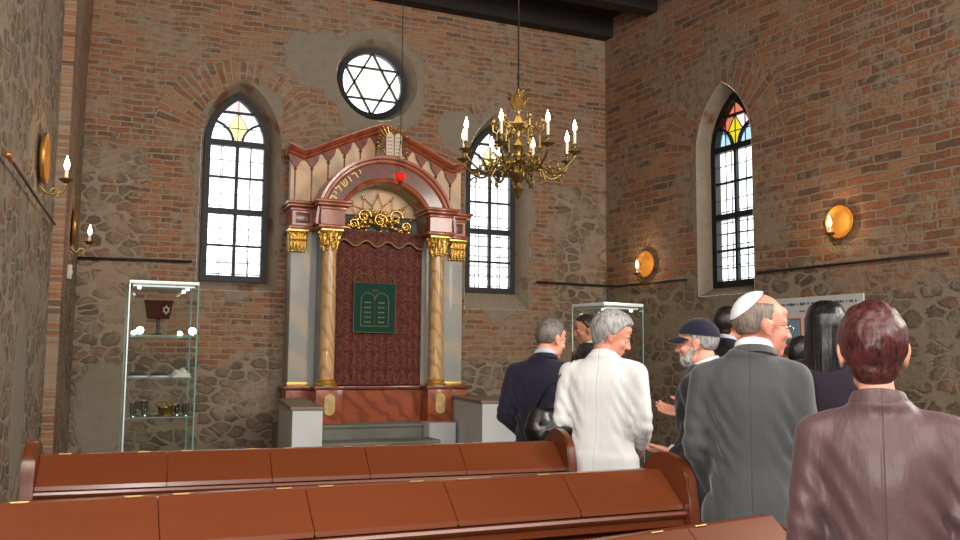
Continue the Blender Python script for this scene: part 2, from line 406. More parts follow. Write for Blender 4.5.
m_frame = mat('window_iron', (11, 13, 14), .55, nz=.3)
m_lead = mat('lead_came', (60, 55, 55), .5)
m_grille = mat('outer_grille_red', (110, 45, 42), .6)
g_clear = glass('pane_clear', (.97, .98, 1.0), .04); g_yel = glass('pane_yellow', (.58, .52, .10), .04)
g_org = glass('pane_orange', (.55, .27, .20), .04); g_blue = glass('pane_blue', (.46, .56, .60), .04); g_pink = glass('pane_pink', (.72, .60, .60), .04)
g_pyel = glass('pane_pale_yellow', (.72, .68, .45), .04)

def bar(bm, p0, p1, w, d0, d1):
    """flat bar in the window plane between two (u,z) points"""
    a = Vector((p0[0], p0[1])); b = Vector((p1[0], p1[1])); d = (b-a).normalized(); nn = Vector((-d.y, d.x))*w/2
    P = [a+nn, a-nn, b-nn, b+nn]
    prism(bm, [(q.x, q.y) for q in P], 'y', d0, d1)
def ribbon(bm, pts, w, d0, d1):
    pts = [Vector(p) for p in pts]; ins = []; out = []
    for i, p in enumerate(pts):
        d = (pts[min(i+1, len(pts)-1)]-pts[max(i-1, 0)]).normalized(); nn = Vector((-d.y, d.x))*w/2
        ins.append(p+nn); out.append(p-nn)
    ring_loft(bm, [[(a.x, d0, a.y), (b.x, d0, b.y), (b.x, d1, b.y), (a.x, d1, a.y)] for a, b in zip(ins, out)])
def gothic_window(name, M, cx, hw, zb, zs, za, colours, tr1, tr2, b1, b2):
    fr = .072
    F = gothic(cx, hw, zb, zs, za); I = gothic(cx, hw-fr, zb+fr, zs, za-fr*1.25)
    bm = NB(); ring_loft(bm, [[(u, d, z) for u, z in L] for L, d in ((F, .17), (I, .17), (I, .25), (F, .25), (F, .17))], cap0=False, cap1=False)
    _xf(bm.verts, M); root = struct(mesh_obj(name, bm, m_frame))
    bm = NB()
    for z, h in ((tr1, .072), (tr2, .07)): box(bm, cx-hw+.03, cx+hw-.03, .175, .245, z-h/2, z+h/2)
    _xf(bm.verts, M); mesh_obj('transom', bm, m_frame, root)
    bm = NB(); box(bm, cx-.019, cx+.019, .185, .235, zb+.03, tr1)
    for z in (b1, b2): box(bm, cx-hw+.04, cx+hw-.04, .19, .23, z-.013, z+.013)
    zt = tr1+(za-tr1)*.60; box(bm, cx-hw*.62, cx+hw*.62, .19, .23, zt-.014, zt+.014)
    for s in (-1, 1):
        pts = [(cx+s*(hw-.03-(hw-.085)*S(t_)), (tr1+.02)+.40*(za-tr1)*Co(t_)) for t_ in [PI/2*i/12 for i in range(13)]]
        ribbon(bm, pts, .026, .19, .23)
    _xf(bm.verts, M); mesh_obj('mullion', bm, m_frame, root)
    bm = NB()
    def wid(z):   # half width of the light at height z
        if z <= zs: return hw-fr
        h = za-fr*1.25-zs; w_ = hw-fr; r = (w_*w_+h*h)/(2*w_); return max(0, math.sqrt(max(0, r*r-(z-zs)**2))-(r-w_))
    for s in (-1, 1):
        u = cx+s*(hw-fr+.019)/2; bar(bm, (u, zb+.03), (u, tr1), .009, .20, .212)
    for za_, zb_ in ((zb+fr, b1), (b1, tr2), (tr2, b2), (b2, tr1)):
        z = (za_+zb_)/2; bar(bm, (cx-hw+.04, z), (cx+hw-.04, z), .009, .20, .212)
    zc = tr1+(za-tr1)*.30
    bar(bm, (cx-wid(zc), zc), (cx+wid(zc), zc), .009, .20, .212); bar(bm, (cx, tr1), (cx, za-.05), .008, .20, .212)
    for s in (-1, 1):
        bar(bm, (cx+s*hw*.42, tr1), (cx+s*hw*.42, tr1+(za-tr1)*.58), .008, .20, .212)
        bar(bm, (cx+s*hw*.32, zc), (cx, zt), .008, .20, .212); bar(bm, (cx+s*hw*.32, zc), (cx, tr1), .008, .20, .212)
    _xf(bm.verts, M); mesh_obj('lead_came', bm, m_lead, root)
    bm = NB()
    for s in (-1, 1):
        u = cx+s*hw*.45; bar(bm, (u, zb), (u, tr1), .010, .30, .31)
    nz_ = 7
    for k in range(nz_):
        z = zb+.1+(tr2-zb)*k/(nz_-1)*.98; bar(bm, (cx-hw, z), (cx+hw, z), .012, .30, .31)
    _xf(bm.verts, M); g = mesh_obj('outer_grille', bm, m_grille, root); g['label'] = 'thin red-brown bars outside the panes'
    # panes: clear lower lights, coloured tracery
    bm = NB(); box(bm, cx-hw+fr-.01, cx+hw-fr+.01, .204, .208, zb+fr-.01, tr1-.02)
    _xf(bm.verts, M); mesh_obj('glass_pane', bm, g_clear, root)
    top, dia, corner, side = colours
    zl = tr1+.02
    def poly(nm, pts, m):
        bm = NB(); prism(bm, pts, 'y', .204, .208); _xf(bm.verts, M); mesh_obj(nm, bm, m, root)
    n = 8
    poly('glass_pane', [(cx+wid(z), z) for z in np.linspace(zt, za-fr*1.3, n)]+[(cx-wid(z), z) for z in np.linspace(za-fr*1.3, zt, n)][1:], top)
    poly('glass_pane', [(cx, zl), (cx+hw*.32, zc), (cx, zt), (cx-hw*.32, zc)], dia)
    for s in (-1, 1):
        cu = [(cx+s*(hw-.03-(hw-.085)*S(t_)), (tr1+.02)+.40*(za-tr1)*Co(t_)) for t_ in [PI/2*i/10 for i in range(11)]]
        zz = [z for z in np.linspace(cu[0][1], zl, 6)]
        poly('glass_pane', [(cx+s*wid(z), z) for z in zz]+[c for c in cu[::-1][:-1]], corner)
        poly('glass_pane', [(cx, zt), (cx+s*hw*.32, zc), (cx, zl)]+[c for c in cu[::-1][1:]]+[(cx+s*wid(z), z) for z in np.linspace(cu[0][1], zt, 5)][1:], side[0 if s < 0 else 1])
    return root
gothic_window('window_1', M_BACK, 1.553, .382, 2.357, 3.98, 4.64, (g_pink, g_pyel, g_clear, (g_clear, g_clear)), 4.01, 3.19, 2.785, 3.60)
gothic_window('window_2', M_BACK, 4.868, .364, 2.345, 3.92, 4.61, (g_pink, g_pyel, g_clear, (g_clear, g_clear)), 3.965, 3.165, 2.76, 3.56)
gothic_window('window_3', M_RIGHT, 2.29, .382, 2.35, 3.98, 4.665, (g_org, g_yel, g_blue, (g_org, g_pink)), 4.01, 3.19, 2.785, 3.60)
# round window with the six-pointed star
bm = NB(); c0, c1 = circle(3.2, 4.97, .455), circle(3.2, 4.97, .388)
ring_loft(bm, [[(u, d, z) for u, z in L] for L, d in ((c0, .16), (c1, .17), (c1, .25), (c0, .25), (c0, .16))], cap0=False, cap1=False)
_xf(bm.verts, M_BACK); root = struct(mesh_obj('window_4', bm, m_frame, smooth=40))
bm = NB()
for o_ in (90, 270):
    P = [(3.2+.405*Co(R(o_+120*k)), 4.97+.405*S(R(o_+120*k))) for k in range(3)]
    for k in range(3): bar(bm, P[k], P[(k+1) % 3], .026, .19, .225)
_xf(bm.verts, M_BACK); o = mesh_obj('star_tracery', bm, mat('star_bars', (62, 50, 34), .5), root)
for nm, L, m in (('glass_pane', None, glass('pane_faint_yellow', (.86, .85, .72), .04)), ):
    bm = NB(); prism(bm, [(3.2+.228*Co(R(60*k)), 4.97+.228*S(R(60*k))) for k in range(6)], 'y', .204, .208); _xf(bm.verts, M_BACK); mesh_obj(nm, bm, m, root)
for k in range(6):
    bm = NB(); a = R(60*k); b = R(60*(k+1))
    prism(bm, [(3.2+.228*Co(a), 4.97+.228*S(a))]+[(3.2+.395*Co(a+(b-a)*i/6), 4.97+.395*S(a+(b-a)*i/6)) for i in range(7)]+[(3.2+.228*Co(b), 4.97+.228*S(b))], 'y', .204, .208)
    _xf(bm.verts, M_BACK); mesh_obj('glass_pane', bm, g_clear, root)

# iron tie rods along the walls
m_iron = mat('wall_iron', (48, 40, 34), .6, metal=.3, nz=.4)
def rod(label, pts, r=.013, m=None):
    bm = NB(); tube(bm, pts, r, 8); o = mesh_obj('wall_rod', bm, m or m_iron, smooth=True)
    return tag(o, label, 'rod')
def LW(y, off=.045): return -.12-.0682*(10.5-y)+off
rod('thin rusty rod climbing the left stone wall below the round sconce', [(LW(7.75, .04), 7.75, 2.52), (LW(6.6), 6.6, 2.53), (LW(5.42), 5.42, 2.555)], .009, mat('rod_rust', (92, 66, 50), .6, metal=.3, nz=.4))
bm = NB(); tube(bm, [(LW(5.46), 5.46, 2.554), (LW(5.3), 5.3, 2.558)], .016, 8); o = mesh_obj('brass_tip', bm, mat('brass_tip', (210, 140, 70), .35, metal=.8), bpy.data.objects['wall_rod'], smooth=True); o['label'] = 'brass end tip'
rod('dark iron rod on the far wall between the corner sconce and the left window', [(-.13, 10.44, 2.53), (.5, 10.45, 2.545), (1.06, 10.45, 2.55)])
W3 = lambda s, d, z: M_RIGHT @ Vector((s, d, z))
rod('dark iron rod bending round the far right corner under the small sconce', [(5.45, 10.45, 2.505), (6.0, 10.45, 2.50), (6.50, 10.45, 2.495), W3(.3, -.045, 2.47), W3(.9, -.045, 2.465), W3(1.68, -.045, 2.46)])
rod('dark iron rod on the right wall running from the window under the large sconce', [W3(2.83, -.045, 2.45), W3(4, -.045, 2.448), W3(5.08, -.045, 2.447)])
bm = NB(); box(bm, -.199, -.15, 9.42, 9.50, 2.22, 2.36, bev=.01); root = mesh_obj('wall_switch_box', bm, mat('switch_plastic', (205, 203, 196), .4), smooth=40)
tag(root, 'small white plastic box on the corner pier below the sconce', 'switch')
bm = NB(); box(bm, -.15, -.142, 9.44, 9.48, 2.27, 2.31, bev=.003); mesh_obj('button', bm, mat('switch_button', (180, 178, 172), .4), root)

# ================================================================ ARK
m_red = marble('red_marbling', (150, 70, 43), (92, 42, 30), (178, 100, 64), 4.0)
m_red2 = marble('red_marbling_dark', (122, 54, 33), (80, 36, 26), (142, 72, 48), 5.0)
m_band = marble('archivolt_band', (104, 54, 38), (84, 42, 32), (122, 68, 50), 5.0)
m_ochre = marble('ochre_marbling', (206, 160, 104), (150, 92, 56), (226, 190, 140), 5.0, stretch=(2.2, 2.2, 1))
m_grey = marble('grey_marbling', (176, 176, 166), (204, 180, 150), (150, 156, 152), 1.6, rough=.45, coat=.1)
m_cream = marble('cream_marbling', (222, 200, 166), (170, 168, 152), (226, 176, 136), 2.4, rough=.5, coat=0)
m_tymp = plastermat('tympanum_grey', (104, 118, 130), (122, 136, 146), 3)
m_oval = marble('yellow_inlay', (206, 176, 112), (180, 140, 84), (220, 196, 140), 4)
t = NT('gilding'); n = t.noise(t.obj(), 45, 5, .7)
m_gold = t.bsdf(t.mix(n, (.92, .66, .22, 1), (.66, .40, .10, 1)), .26, .95, bump=n, bstr=.5, bdist=.006)
m_goldsat = mat('gilding_satin', (220, 180, 96), .42, metal=.75)
m_goldlet = mat('gilt_letters', (222, 186, 112), .45, metal=.3)

ark = thing('torah_ark', 'tall red and cream marbled ark with round arch, two ochre columns and peaked top', 'torah ark', (3.18, 10.1, .74))
OX, OY, OZ = 3.18, 10.1, .74
def ap(name, bm, m, parent=None, smooth=35, label=None):
    bmesh.ops.translate(bm, verts=bm.verts, vec=(-OX, -OY, -OZ)); bmesh.ops.recalc_face_normals(bm, faces=bm.faces)
    o = mesh_obj(name, bm, m, parent or ark, smooth=smooth)
    if label: o['label'] = label
    return o
Z0, ZP = .735, 1.155           # platform, top of the pedestal
XL, XR = 2.075, 4.32            # outer edges
CL, CRr = 2.53, 3.86           # column axes
YC = 10.02
# pedestal
bm = NB(); box(bm, 2.66, 3.72, 10.12, 10.46, Z0, ZP-.03); ap('pedestal_panel', bm, m_red)
for x0, x1 in ((XL+.02, 2.40), (3.99, XR-.02)):
    bm = NB(); box(bm, x0, x1, 10.12, 10.46, Z0, ZP-.03, bev=.006); ap('pedestal_wing', bm, m_red)
for c in (CL, CRr):
    bm = NB(); box(bm, c-.155, c+.155, 9.86, 10.40, Z0, ZP-.03, bev=.008); p = ap('pedestal_pier', bm, m_red)
    bm = NB(); L = []
    for k in range(28):
        a = 2*PI*k/28; L.append((c+.062*Co(a)*(1), ZP-.2+.06*S(a)+(.06 if S(a) > 0 else -.06)))
    prism(bm, L, 'y', 9.845, 9.87, bev=.004); ap('inlay', bm, m_oval, p, label='yellow oval inlay')
bm = NB()
box(bm, XL-.01, XR+.01, 10.06, 10.48, ZP-.035, ZP, bev=.008)
for c in (CL, CRr): box(bm, c-.175, c+.175, 9.84, 10.3, ZP-.035, ZP+.004, bev=.008)
ap('pedestal_cornice', bm, m_red2)
# back board and pilasters
bm = NB(); box(bm, XL+.05, XR-.05, 10.40, 10.485, ZP, 3.0); ap('back_board', bm, m_grey)
for x0, x1 in ((XL+.05, 2.36), (4.02, XR-.05)):
    bm = NB(); box(bm, x0, x1, 10.2, 10.42, ZP, 2.97, bev=.006); p = ap('pilaster', bm, m_grey)
    bm = NB(); box(bm, x0-.012, x1+.0, 10.18, 10.3, ZP, ZP+.045, bev=.012); ap('gilt_base', bm, m_goldsat, p)
for x0, x1 in ((2.36, 2.44), (3.945, 4.02)):
    bm = NB(); box(bm, x0, x1, 10.26, 10.42, ZP, 2.97); ap('reveal_strip', bm, mat('blue_grey_paint', (150, 156, 158), .5))
for x0, x1 in ((2.56, 2.60), (3.73, 3.80)):
    bm = NB(); box(bm, x0, x1, 10.22, 10.42, ZP, 2.97); ap('inner_jamb', bm, m_grey)
def corinth(parent, c, y, r, z0, z1, square=None):
    """gilded leafy capital: two rows of curling leaves, volutes and abacus"""
    bm = NB(); h = z1-z0; rr = random.Random(int(c*100))
    if square: box(bm, c-square, c+square, y-.02, y+.1, z0, z1-.03)
    else: lathe(bm, [(r*.95, 0), (r, h*.3), (r*1.15, h*.7), (r*1.4, h*.9), (r*1.4, h)], (c, y, z0), 20)
    n = 5 if square else 9
    for row, (zz, hh, out) in enumerate(((0, .55, 1.0), (.3, .6, 1.2))):
        for k in range(n):
            if square:
                px = c-square+(k+.5*(row+1) if row == 0 else k+.5)*2*square/n; py = y-.02; dx, dy = 0, -1
                px = min(px, c+square)
            else:
                a = 2*PI*(k+.5*row)/n; px, py = c+r*Co(a)*out, y+r*S(a)*out; dx, dy = Co(a), S(a)
            pts = [(px+dx*o_, py+dy*o_, z0+h*(zz+hh*q)) for o_, q in ((0, 0), (.008, .4), (.012, .75), (.03, 1.0), (.042, .93), (.040, .80))]
            tube(bm, pts, [.016, .024, .022, .016, .012, .006], 7)
    for s in (-1, 1):
        q = square or r*1.25
        for dy in ((-.03,) if square else (-r*1.15, r*1.15)):
            pts = [(c+s*(q-.02+.036*Co(a_)*(1-k/16)), y+dy, z1-.065+.036*S(a_)*(1-k/16)) for k in range(14) for a_ in [k*.6]]
            tube(bm, pts, .011, 6)
    for k in range(16):
        q = square or r*1.3
        ell(bm, (c+rr.uniform(-q, q), (y-.03 if square else y-r*1.15)+rr.uniform(-.015, .01), z0+rr.uniform(.1, .85)*h), (.017, .017, .02), seg=8, rg=6)
    q = (square or r*1.4)+.02
    box(bm, c-q, c+q, y-(.06 if square else q), y+(.1 if square else q), z1-.03, z1, bev=.008)
    return ap('gilt_capital', bm, m_gold, parent, label='gilded leafy capital')
for c in (CL, CRr):
    r = .085
    bm = NB(); lathe(bm, [(r, 0), (r*1.01, .6), (r*.97, 1.2), (r*.9, 1.58)], (c, YC, ZP+.07), 32)
    p = ap('column', bm, m_ochre)
    bm = NB(); lathe(bm, [(r*1.45, 0), (r*1.5, .018), (r*1.3, .035), (r*1.15, .045), (r*1.3, .06), (r*1.05, .075)], (c, YC, ZP+.004), 32); ap('column_base', bm, m_goldsat, p)
    corinth(p, c, YC, r*.92, 2.70, 2.955)
for c in (2.185, 4.175): corinth(None, c, 10.16, .09, 2.70, 2.955, square=.10)
# entablature blocks
for c, s in ((CL, -1), (CRr, 1)):
    bm = NB()
    def block(x0, x1, y0):
        box(bm, x0+.02, x1-.02, y0+.02, 10.44, 2.995, 3.19)
        box(bm, x0-.01, x1+.01, y0-.01, 10.44, 2.955, 3.0, bev=.012)
        box(bm, x0+.005, x1-.005, y0+.005, 10.44, 3.17, 3.21, bev=.01)
        box(bm, x0-.035, x1+.035, y0-.045, 10.44, 3.21, 3.245, bev=.012); box(bm, x0-.055, x1+.055, y0-.065, 10.44, 3.245, 3.28, bev=.01)
    block(c-.16, c+.16, 9.87)
    block(XL+.02 if s < 0 else 4.02, 2.38 if s < 0 else XR-.02, 10.12)
    ap('entablature', bm, m_red)
    bm = NB(); x0, x1 = (XL+.08, 2.32) if s < 0 else (4.06, XR-.08); box(bm, x0, x1, 10.128, 10.15, 3.03, 3.15, bev=.004); ap('frieze_panel', bm, m_band)
# arch
AX, AZ, RO, RI = 3.195, 3.0, .865, .545
def arcloft(bm, prof, a0=0, a1=PI, n=56, cx=AX, cz=AZ):
    """sweep (radius, y) profile round the arch"""
    ring_loft(bm, [[(cx+r*Co(a), y, cz+r*S(a)) for r, y in prof] for a in [a0+(a1-a0)*i/n for i in range(n+1)]])
bm = NB(); arcloft(bm, [(RI+.06, 10.44), (RI+.06, 9.96), (RO-.085, 9.96), (RO-.085, 10.44)]); ap('archivolt', bm, m_band)
bm = NB(); arcloft(bm, [(RO-.09, 10.44), (RO-.09, 9.955), (RO-.07, 9.93), (RO-.045, 9.925), (RO-.03, 9.90), (RO, 9.895), (RO+.005, 10.44)]); ap('outer_moulding', bm, m_red)
bm = NB(); arcloft(bm, [(RI, 10.44), (RI, 9.99), (RI+.015, 9.945), (RI+.045, 9.935), (RI+.065, 9.95), (RI+.065, 10.44)]); p = ap('inner_moulding', bm, m_red)
for k in range(5):      # pale soffit panels under the arch
    a0 = R(8+k*34); a1 = a0+R(26)
    bm = NB(); arcloft(bm, [(RI+.004, 10.05), (RI-.008, 10.06), (RI-.008, 10.34), (RI+.004, 10.35)], a0, a1, 12); ap('soffit_panel', bm, mat('soffit_paint', (142, 138, 112), .6), p)
# Hebrew lettering round the left haunch of the arch
try:
    fnt = bpy.data.fonts.load(bpy.utils.system_resource('DATAFILES')+'/fonts/NotoSansHebrew-Regular.woff2')
except Exception: fnt = None
def glyph(ch, size, M, m, parent, depth=.004, name='letter'):
    cu = bpy.data.curves.new('g', 'FONT'); cu.body = ch; cu.size = size; cu.extrude = depth; cu.align_x = 'CENTER'; cu.offset = size*.012
    if fnt: cu.font = fnt
    o = bpy.data.objects.new('g', cu); col.objects.link(o); dg = bpy.context.evaluated_depsgraph_get(); dg.update()
    me = bpy.data.meshes.new_from_object(o.evaluated_get(dg)); bpy.data.objects.remove(o)
    q = bpy.data.objects.new(name, me); me.materials.clear(); me.materials.append(m); me.transform(M); link(q, parent); return q
archo = [c for c in ark.children if c.name.startswith('archivolt')][0]
for ch, dg_ in zip('םילשורי', (154.5, 148.5, 143.5, 136, 129.5, 123.5, 117.5)):
    a = R(dg_); r = .69
    M = Matrix.Translation((AX+r*Co(a)-OX, 9.954-OY, AZ+r*S(a)-OZ)) @ Matrix.Rotation(-(a-PI/2), 4, 'Y') @ Matrix.Rotation(PI/2, 4, 'X')
    glyph(ch, .15, M, m_goldlet, archo)
# tympanum and the golden burst
bm = NB(); prism(bm, arc(AX, AZ-.03, RI+.03, 0, PI, 40), 'y', 10.38, 10.44); ap('tympanum', bm, m_tymp)
rr = random.Random(3)
bm = NB()
for cx_, cz_, q in ((3.0, 3.08, .12), (3.12, 3.17, .13), (3.28, 3.18, .13), (3.42, 3.08, .12), (3.2, 3.05, .15), (2.86, 3.04, .08), (3.54, 3.03, .07)):
    for k in range(12):
        a = rr.uniform(0, 2*PI); w_ = q*rr.uniform(.3, .95)
        ell(bm, (cx_+w_*Co(a), 10.28+rr.uniform(-.05, .03), max(3.0, cz_+w_*S(a))), (rr.uniform(.020, .038),)*3, seg=10, rg=7)
for cx_, cz_, q in ((3.0, 3.18, .09), (3.40, 3.19, .095), (3.2, 3.14, .09), (2.87, 3.08, .06), (3.53, 3.08, .06)):
    pts = [(cx_+q*(1-k/26)*Co(k*.42), 10.24, cz_+q*(1-k/26)*S(k*.42)) for k in range(20)]
    tube(bm, pts, [.018-.0005*k for k in range(20)], 8)
ap('gilt_cloud', bm, m_gold, smooth=60, label='gilded cloud of scrolls in the arch')
pts = []
for k in range(15):
    a = R(10+160*k/14); r = .30 if k % 2 == 0 else .42; pts.append((AX-.02+r*1.1*Co(a), 10.27, AZ+.02+r*S(a)))
bm = NB(); tube(bm, pts, .0085, 7)
for k in range(1, 15, 2): ell(bm, pts[k], (.02, .014, .02), seg=8, rg=6); tube(bm, [pts[k], (AX-.02+(pts[k][0]-AX+.02)*1.14, 10.27, AZ+(pts[k][2]-AZ)*1.12)], [.009, .003], 6)
for k in range(0, 15, 2): tube(bm, [(AX-.02+(pts[k][0]-AX)*.6, 10.3, AZ+(pts[k][2]-AZ)*.6), pts[k]], .008, 6)
ap('gilt_rays', bm, m_gold, smooth=60, label='thin gilded zigzag rays')
# attic with a concave peaked cornice
def attop(x):
    u = abs(x-3.2)
    return 4.29 - .42*min(u/.93, 1)**1.12 + (.065*max(0, (u-.93)/.2) if u > .93 else 0)
xs = [XL+.04+(XR-.08-XL)*i/60 for i in range(61)]
bm = NB(); prism(bm, [(XR-.04, 3.2), (XL+.04, 3.2)][::-1]+[(x, attop(x)-.05) for x in xs[::-1]], 'y', 10.30, 10.40); attic = ap('attic_board', bm, m_cream)
bm = NB()
ring_loft(bm, [[(x, y, attop(x)+dz) for y, dz in ((10.42, -.07), (10.27, -.075), (10.24, -.05), (10.25, -.03), (10.19, -.015), (10.16, .02), (10.16, .035), (10.42, .04))] for x in [XL-.01+(XR+.0-XL)*i/60 for i in range(61)]])
ap('raking_cornice', bm, m_red, smooth=50)
divs = [2.165+.1965*k for k in range(11)]
for k, x in enumerate(divs):
    zb = AZ+math.sqrt(max(0, (RO-.02)**2-(x-AX)**2)) if abs(x-AX) < RO-.02 else 3.27
    zt_ = attop(x)-.06
    if zt_-zb < .16: continue
    bm = NB()
    tube(bm, [(x, 10.295, zb), (x, 10.295, zt_-.14)], .009, 7); ell(bm, (x, 10.29, zt_-.15), (.02, .018, .022), seg=10, rg=6)
    w_ = .085
    prism(bm, [(x-w_, attop(x-w_)-.07), (x-w_*.78, attop(x)-.115), (x-.045, zt_-.085), (x-.02, zt_-.125), (x+.02, zt_-.125), (x+.045, zt_-.085), (x+w_*.78, attop(x)-.115), (x+w_, attop(x+w_)-.07)], 'y', 10.26, 10.30)
    ap('attic_bracket', bm, m_red2)
# tablets in a burst of rays on top of the arch
tab = thing('tablets_of_the_law', 'white twin tablets with golden rays mounted above the ark arch', 'ornament', (3.27, 10.02, 4.02))
bm = NB(); rr = random.Random(5)
for k in range(26):
    a = 2*PI*k/26; 
    if R(245) < a < R(295): continue
    r1 = rr.uniform(.17, .25)*(1 if k % 2 else .85)
    tube(bm, [(.06*Co(a), 0, .06*S(a)+.03), (r1*Co(a), -.01, r1*S(a)*1.05+.03)], [.010, .007], 6)
    ell(bm, (r1*Co(a), -.01, r1*S(a)*1.05+.03), (.013, .012, .013), seg=8, rg=6)
mesh_obj('golden_rays', bm, m_gold, tab, smooth=50)
for s in (-1, 1):
    bm = NB(); c = s*.052
    prism(bm, [(c+.046, -.13), (c+.046, .10)]+arc(c, .10, .046, 0, PI, 12)[1:-1]+[(c-.046, .10), (c-.046, -.13)], 'y', -.06, -.03, bev=.004)
    for k in range(5):
        for j in range(3): box(bm, c-.028+j*.02, c-.028+j*.02+rr.uniform(.008, .014), -.0625, -.0595, -.10+k*.045, -.088+k*.045, mi=1)
    mesh_obj('tablet', bm, [mat('tablet_white', (214, 198, 178), .5), mat('tablet_writing', (120, 84, 60), .6)], tab, smooth=35)
bm = NB(); box(bm, -.115, .115, -.075, .0, -.165, -.135, bev=.008); tube(bm, [(0, -.04, -.16), (0, -.045, -.24)], [.016, .006], 8)
for s in (-1, 1): tube(bm, [(s*.07, -.04, -.16), (s*.09, -.045, -.21)], [.012, .005], 8)
tube(bm, [(0, -.04, -.15), (0, .09, -.14)], .012, 8)
mesh_obj('gilt_bracket', bm, m_gold, tab, smooth=50)
# curtain
t = NT('damask'); p = t.sep(t.obj()); X, Z = p[0], p[2]
def cellpat(X, Z, w_, h_):
    fx = t.math('ABSOLUTE', t.math('SUBTRACT', t.math('FRACT', t.math('DIVIDE', X, w_)), .5)); fz = t.math('FRACT', t.math('DIVIDE', Z, h_))
    fz2 = t.math('ABSOLUTE', t.math('SUBTRACT', fz, .5))
    r = t.math('SQRT', t.math('ADD', t.math('MULTIPLY', fx, fx), t.math('MULTIPLY', t.math('MULTIPLY', fz2, fz2), 1.0)))
    r1 = t.smooth(t.math('ABSOLUTE', t.math('SUBTRACT', r, .36)), .045, .02)
    wv = t.math('SINE', t.math('MULTIPLY', fz, 6.2832)); e = t.math('ABSOLUTE', t.math('SUBTRACT', fx, t.math('ADD', .28, t.math('MULTIPLY', wv, .16))))
    r2 = t.smooth(e, .04, .015); r3 = t.smooth(t.math('ABSOLUTE', t.math('SUBTRACT', r, .15)), .04, .015)
    return t.math('MAXIMUM', r1, t.math('MAXIMUM', r2, r3))
nz_ = t.noise(t.obj(), 60, 4, .7); nz2 = t.noise(t.obj(), 26, 4, .7)
pat = t.math('MULTIPLY', cellpat(t.math('ADD', X, t.math('MULTIPLY', nz2, .05)), t.math('ADD', Z, t.math('MULTIPLY', nz_, .03)), .14, .2), t.smooth(nz_, .40, .55))
base = t.mix(t.smooth(nz2, .42, .6), (*srgb(62, 14, 10), 1), (*srgb(112, 30, 17), 1))
m_damask = t.bsdf(t.mix(t.math('MULTIPLY', pat, .5), base, (*srgb(150, 104, 62), 1)), .7, sheen=.2, bump=pat, bstr=.15, bdist=.004)
cur = thing('ark_curtain', 'dark red damask curtain hanging closed between the ark columns', 'curtain', (3.165, 10.2, ZP+.01))
def sheet(x0, x1, z0f, z1, amp, y, th=.008, nx=90, nz=24, fq=6.5):
    bm = NB(); rings = []
    for j in range(nz+1):
        row = []
        for i in range(nx+1):
            x = x0+(x1-x0)*i/nx; zb_ = z0f(x); z = zb_+(z1-zb_)*j/nz
            row.append((x, y+amp*S(2*PI*fq*(i/nx)+.35*S(3*j/nz))*(1-.5*j/nz), z))
        rings.append(row+[(a, b+th, c) for a, b, c in row[::-1]])
    ring_loft(bm, rings); return bm
mesh_obj('drape', sheet(-.565, .565, lambda x: 0, 1.82, .016, 0), m_damask, cur, smooth=60)
sc_ = lambda x: 1.66-.035*Co(2*PI*(x+.565)/.27)
val = mesh_obj('valance', sheet(-.57, .57, sc_, 1.83, .008, -.045, nx=120, nz=8), m_damask, cur, smooth=60)
bm = NB(); tube(bm, [(x, -.052, sc_(x)+.012) for x in [-.565+1.13*i/90 for i in range(91)]], .011, 7); o = mesh_obj('braid', bm, mat('gold_braid', (158, 124, 88), .6, metal=.2), val, smooth=True); o['label'] = 'wavy pale gold braid'
# green panel with two tablets
m_green = cloth('green_velvet', (10, 56, 50), (18, 74, 64), rough=.8, fold=.1)
bm = NB(); box(bm, -.30, .225, -.042, -.03, .61, 1.205, bev=.004); gp = mesh_obj('green_panel', bm, m_green, cur, smooth=35); gp['label'] = 'green velvet panel with twin tablet outline'
m_emb = mat('gold_embroidery', (138, 122, 78), .6, metal=.3)
bm = NB(); px = -.0375
for s in (-1, 1):
    c = px+s*.085
    tube(bm, [(c+.085*q, -.045, z) for q, z in ((-1, .69),)]+[(c-.085, -.045, 1.0)]+[(x, -.045, z) for x, z in arc(c, 1.0, .085, PI, 0, 14)]+[(c+.085, -.045, .69)], .0055, 6)
    tube(bm, [(c-.085, -.045, .69), (c+.085, -.045, .69)], .0055, 6)
    for k in range(5):
        for j in range(3): box(bm, c-.04+j*.028, c-.04+j*.028+.018, -.045, -.042, .73+k*.058, .745+k*.058)
for a in range(3): tube(bm, [(px-.022+a*.022, -.045, 1.10), (px-.022+a*.022, -.045, 1.13)], .004, 5)
tube(bm, [(-.295, -.044, .615), (.22, -.044, .615), (.22, -.044, 1.20), (-.295, -.044, 1.20), (-.295, -.044, .615)], .005, 6)
mesh_obj('embroidery', bm, m_emb, gp, smooth=50)
bm = NB()
for s in (-1, 1): tube(bm, [(x, -.024, z) for x, z in arc(px+s*.15, 1.21, .10, 0, PI, 14)], .005, 6)
mesh_obj('embroidered_arches', bm, m_emb, cur, smooth=50)

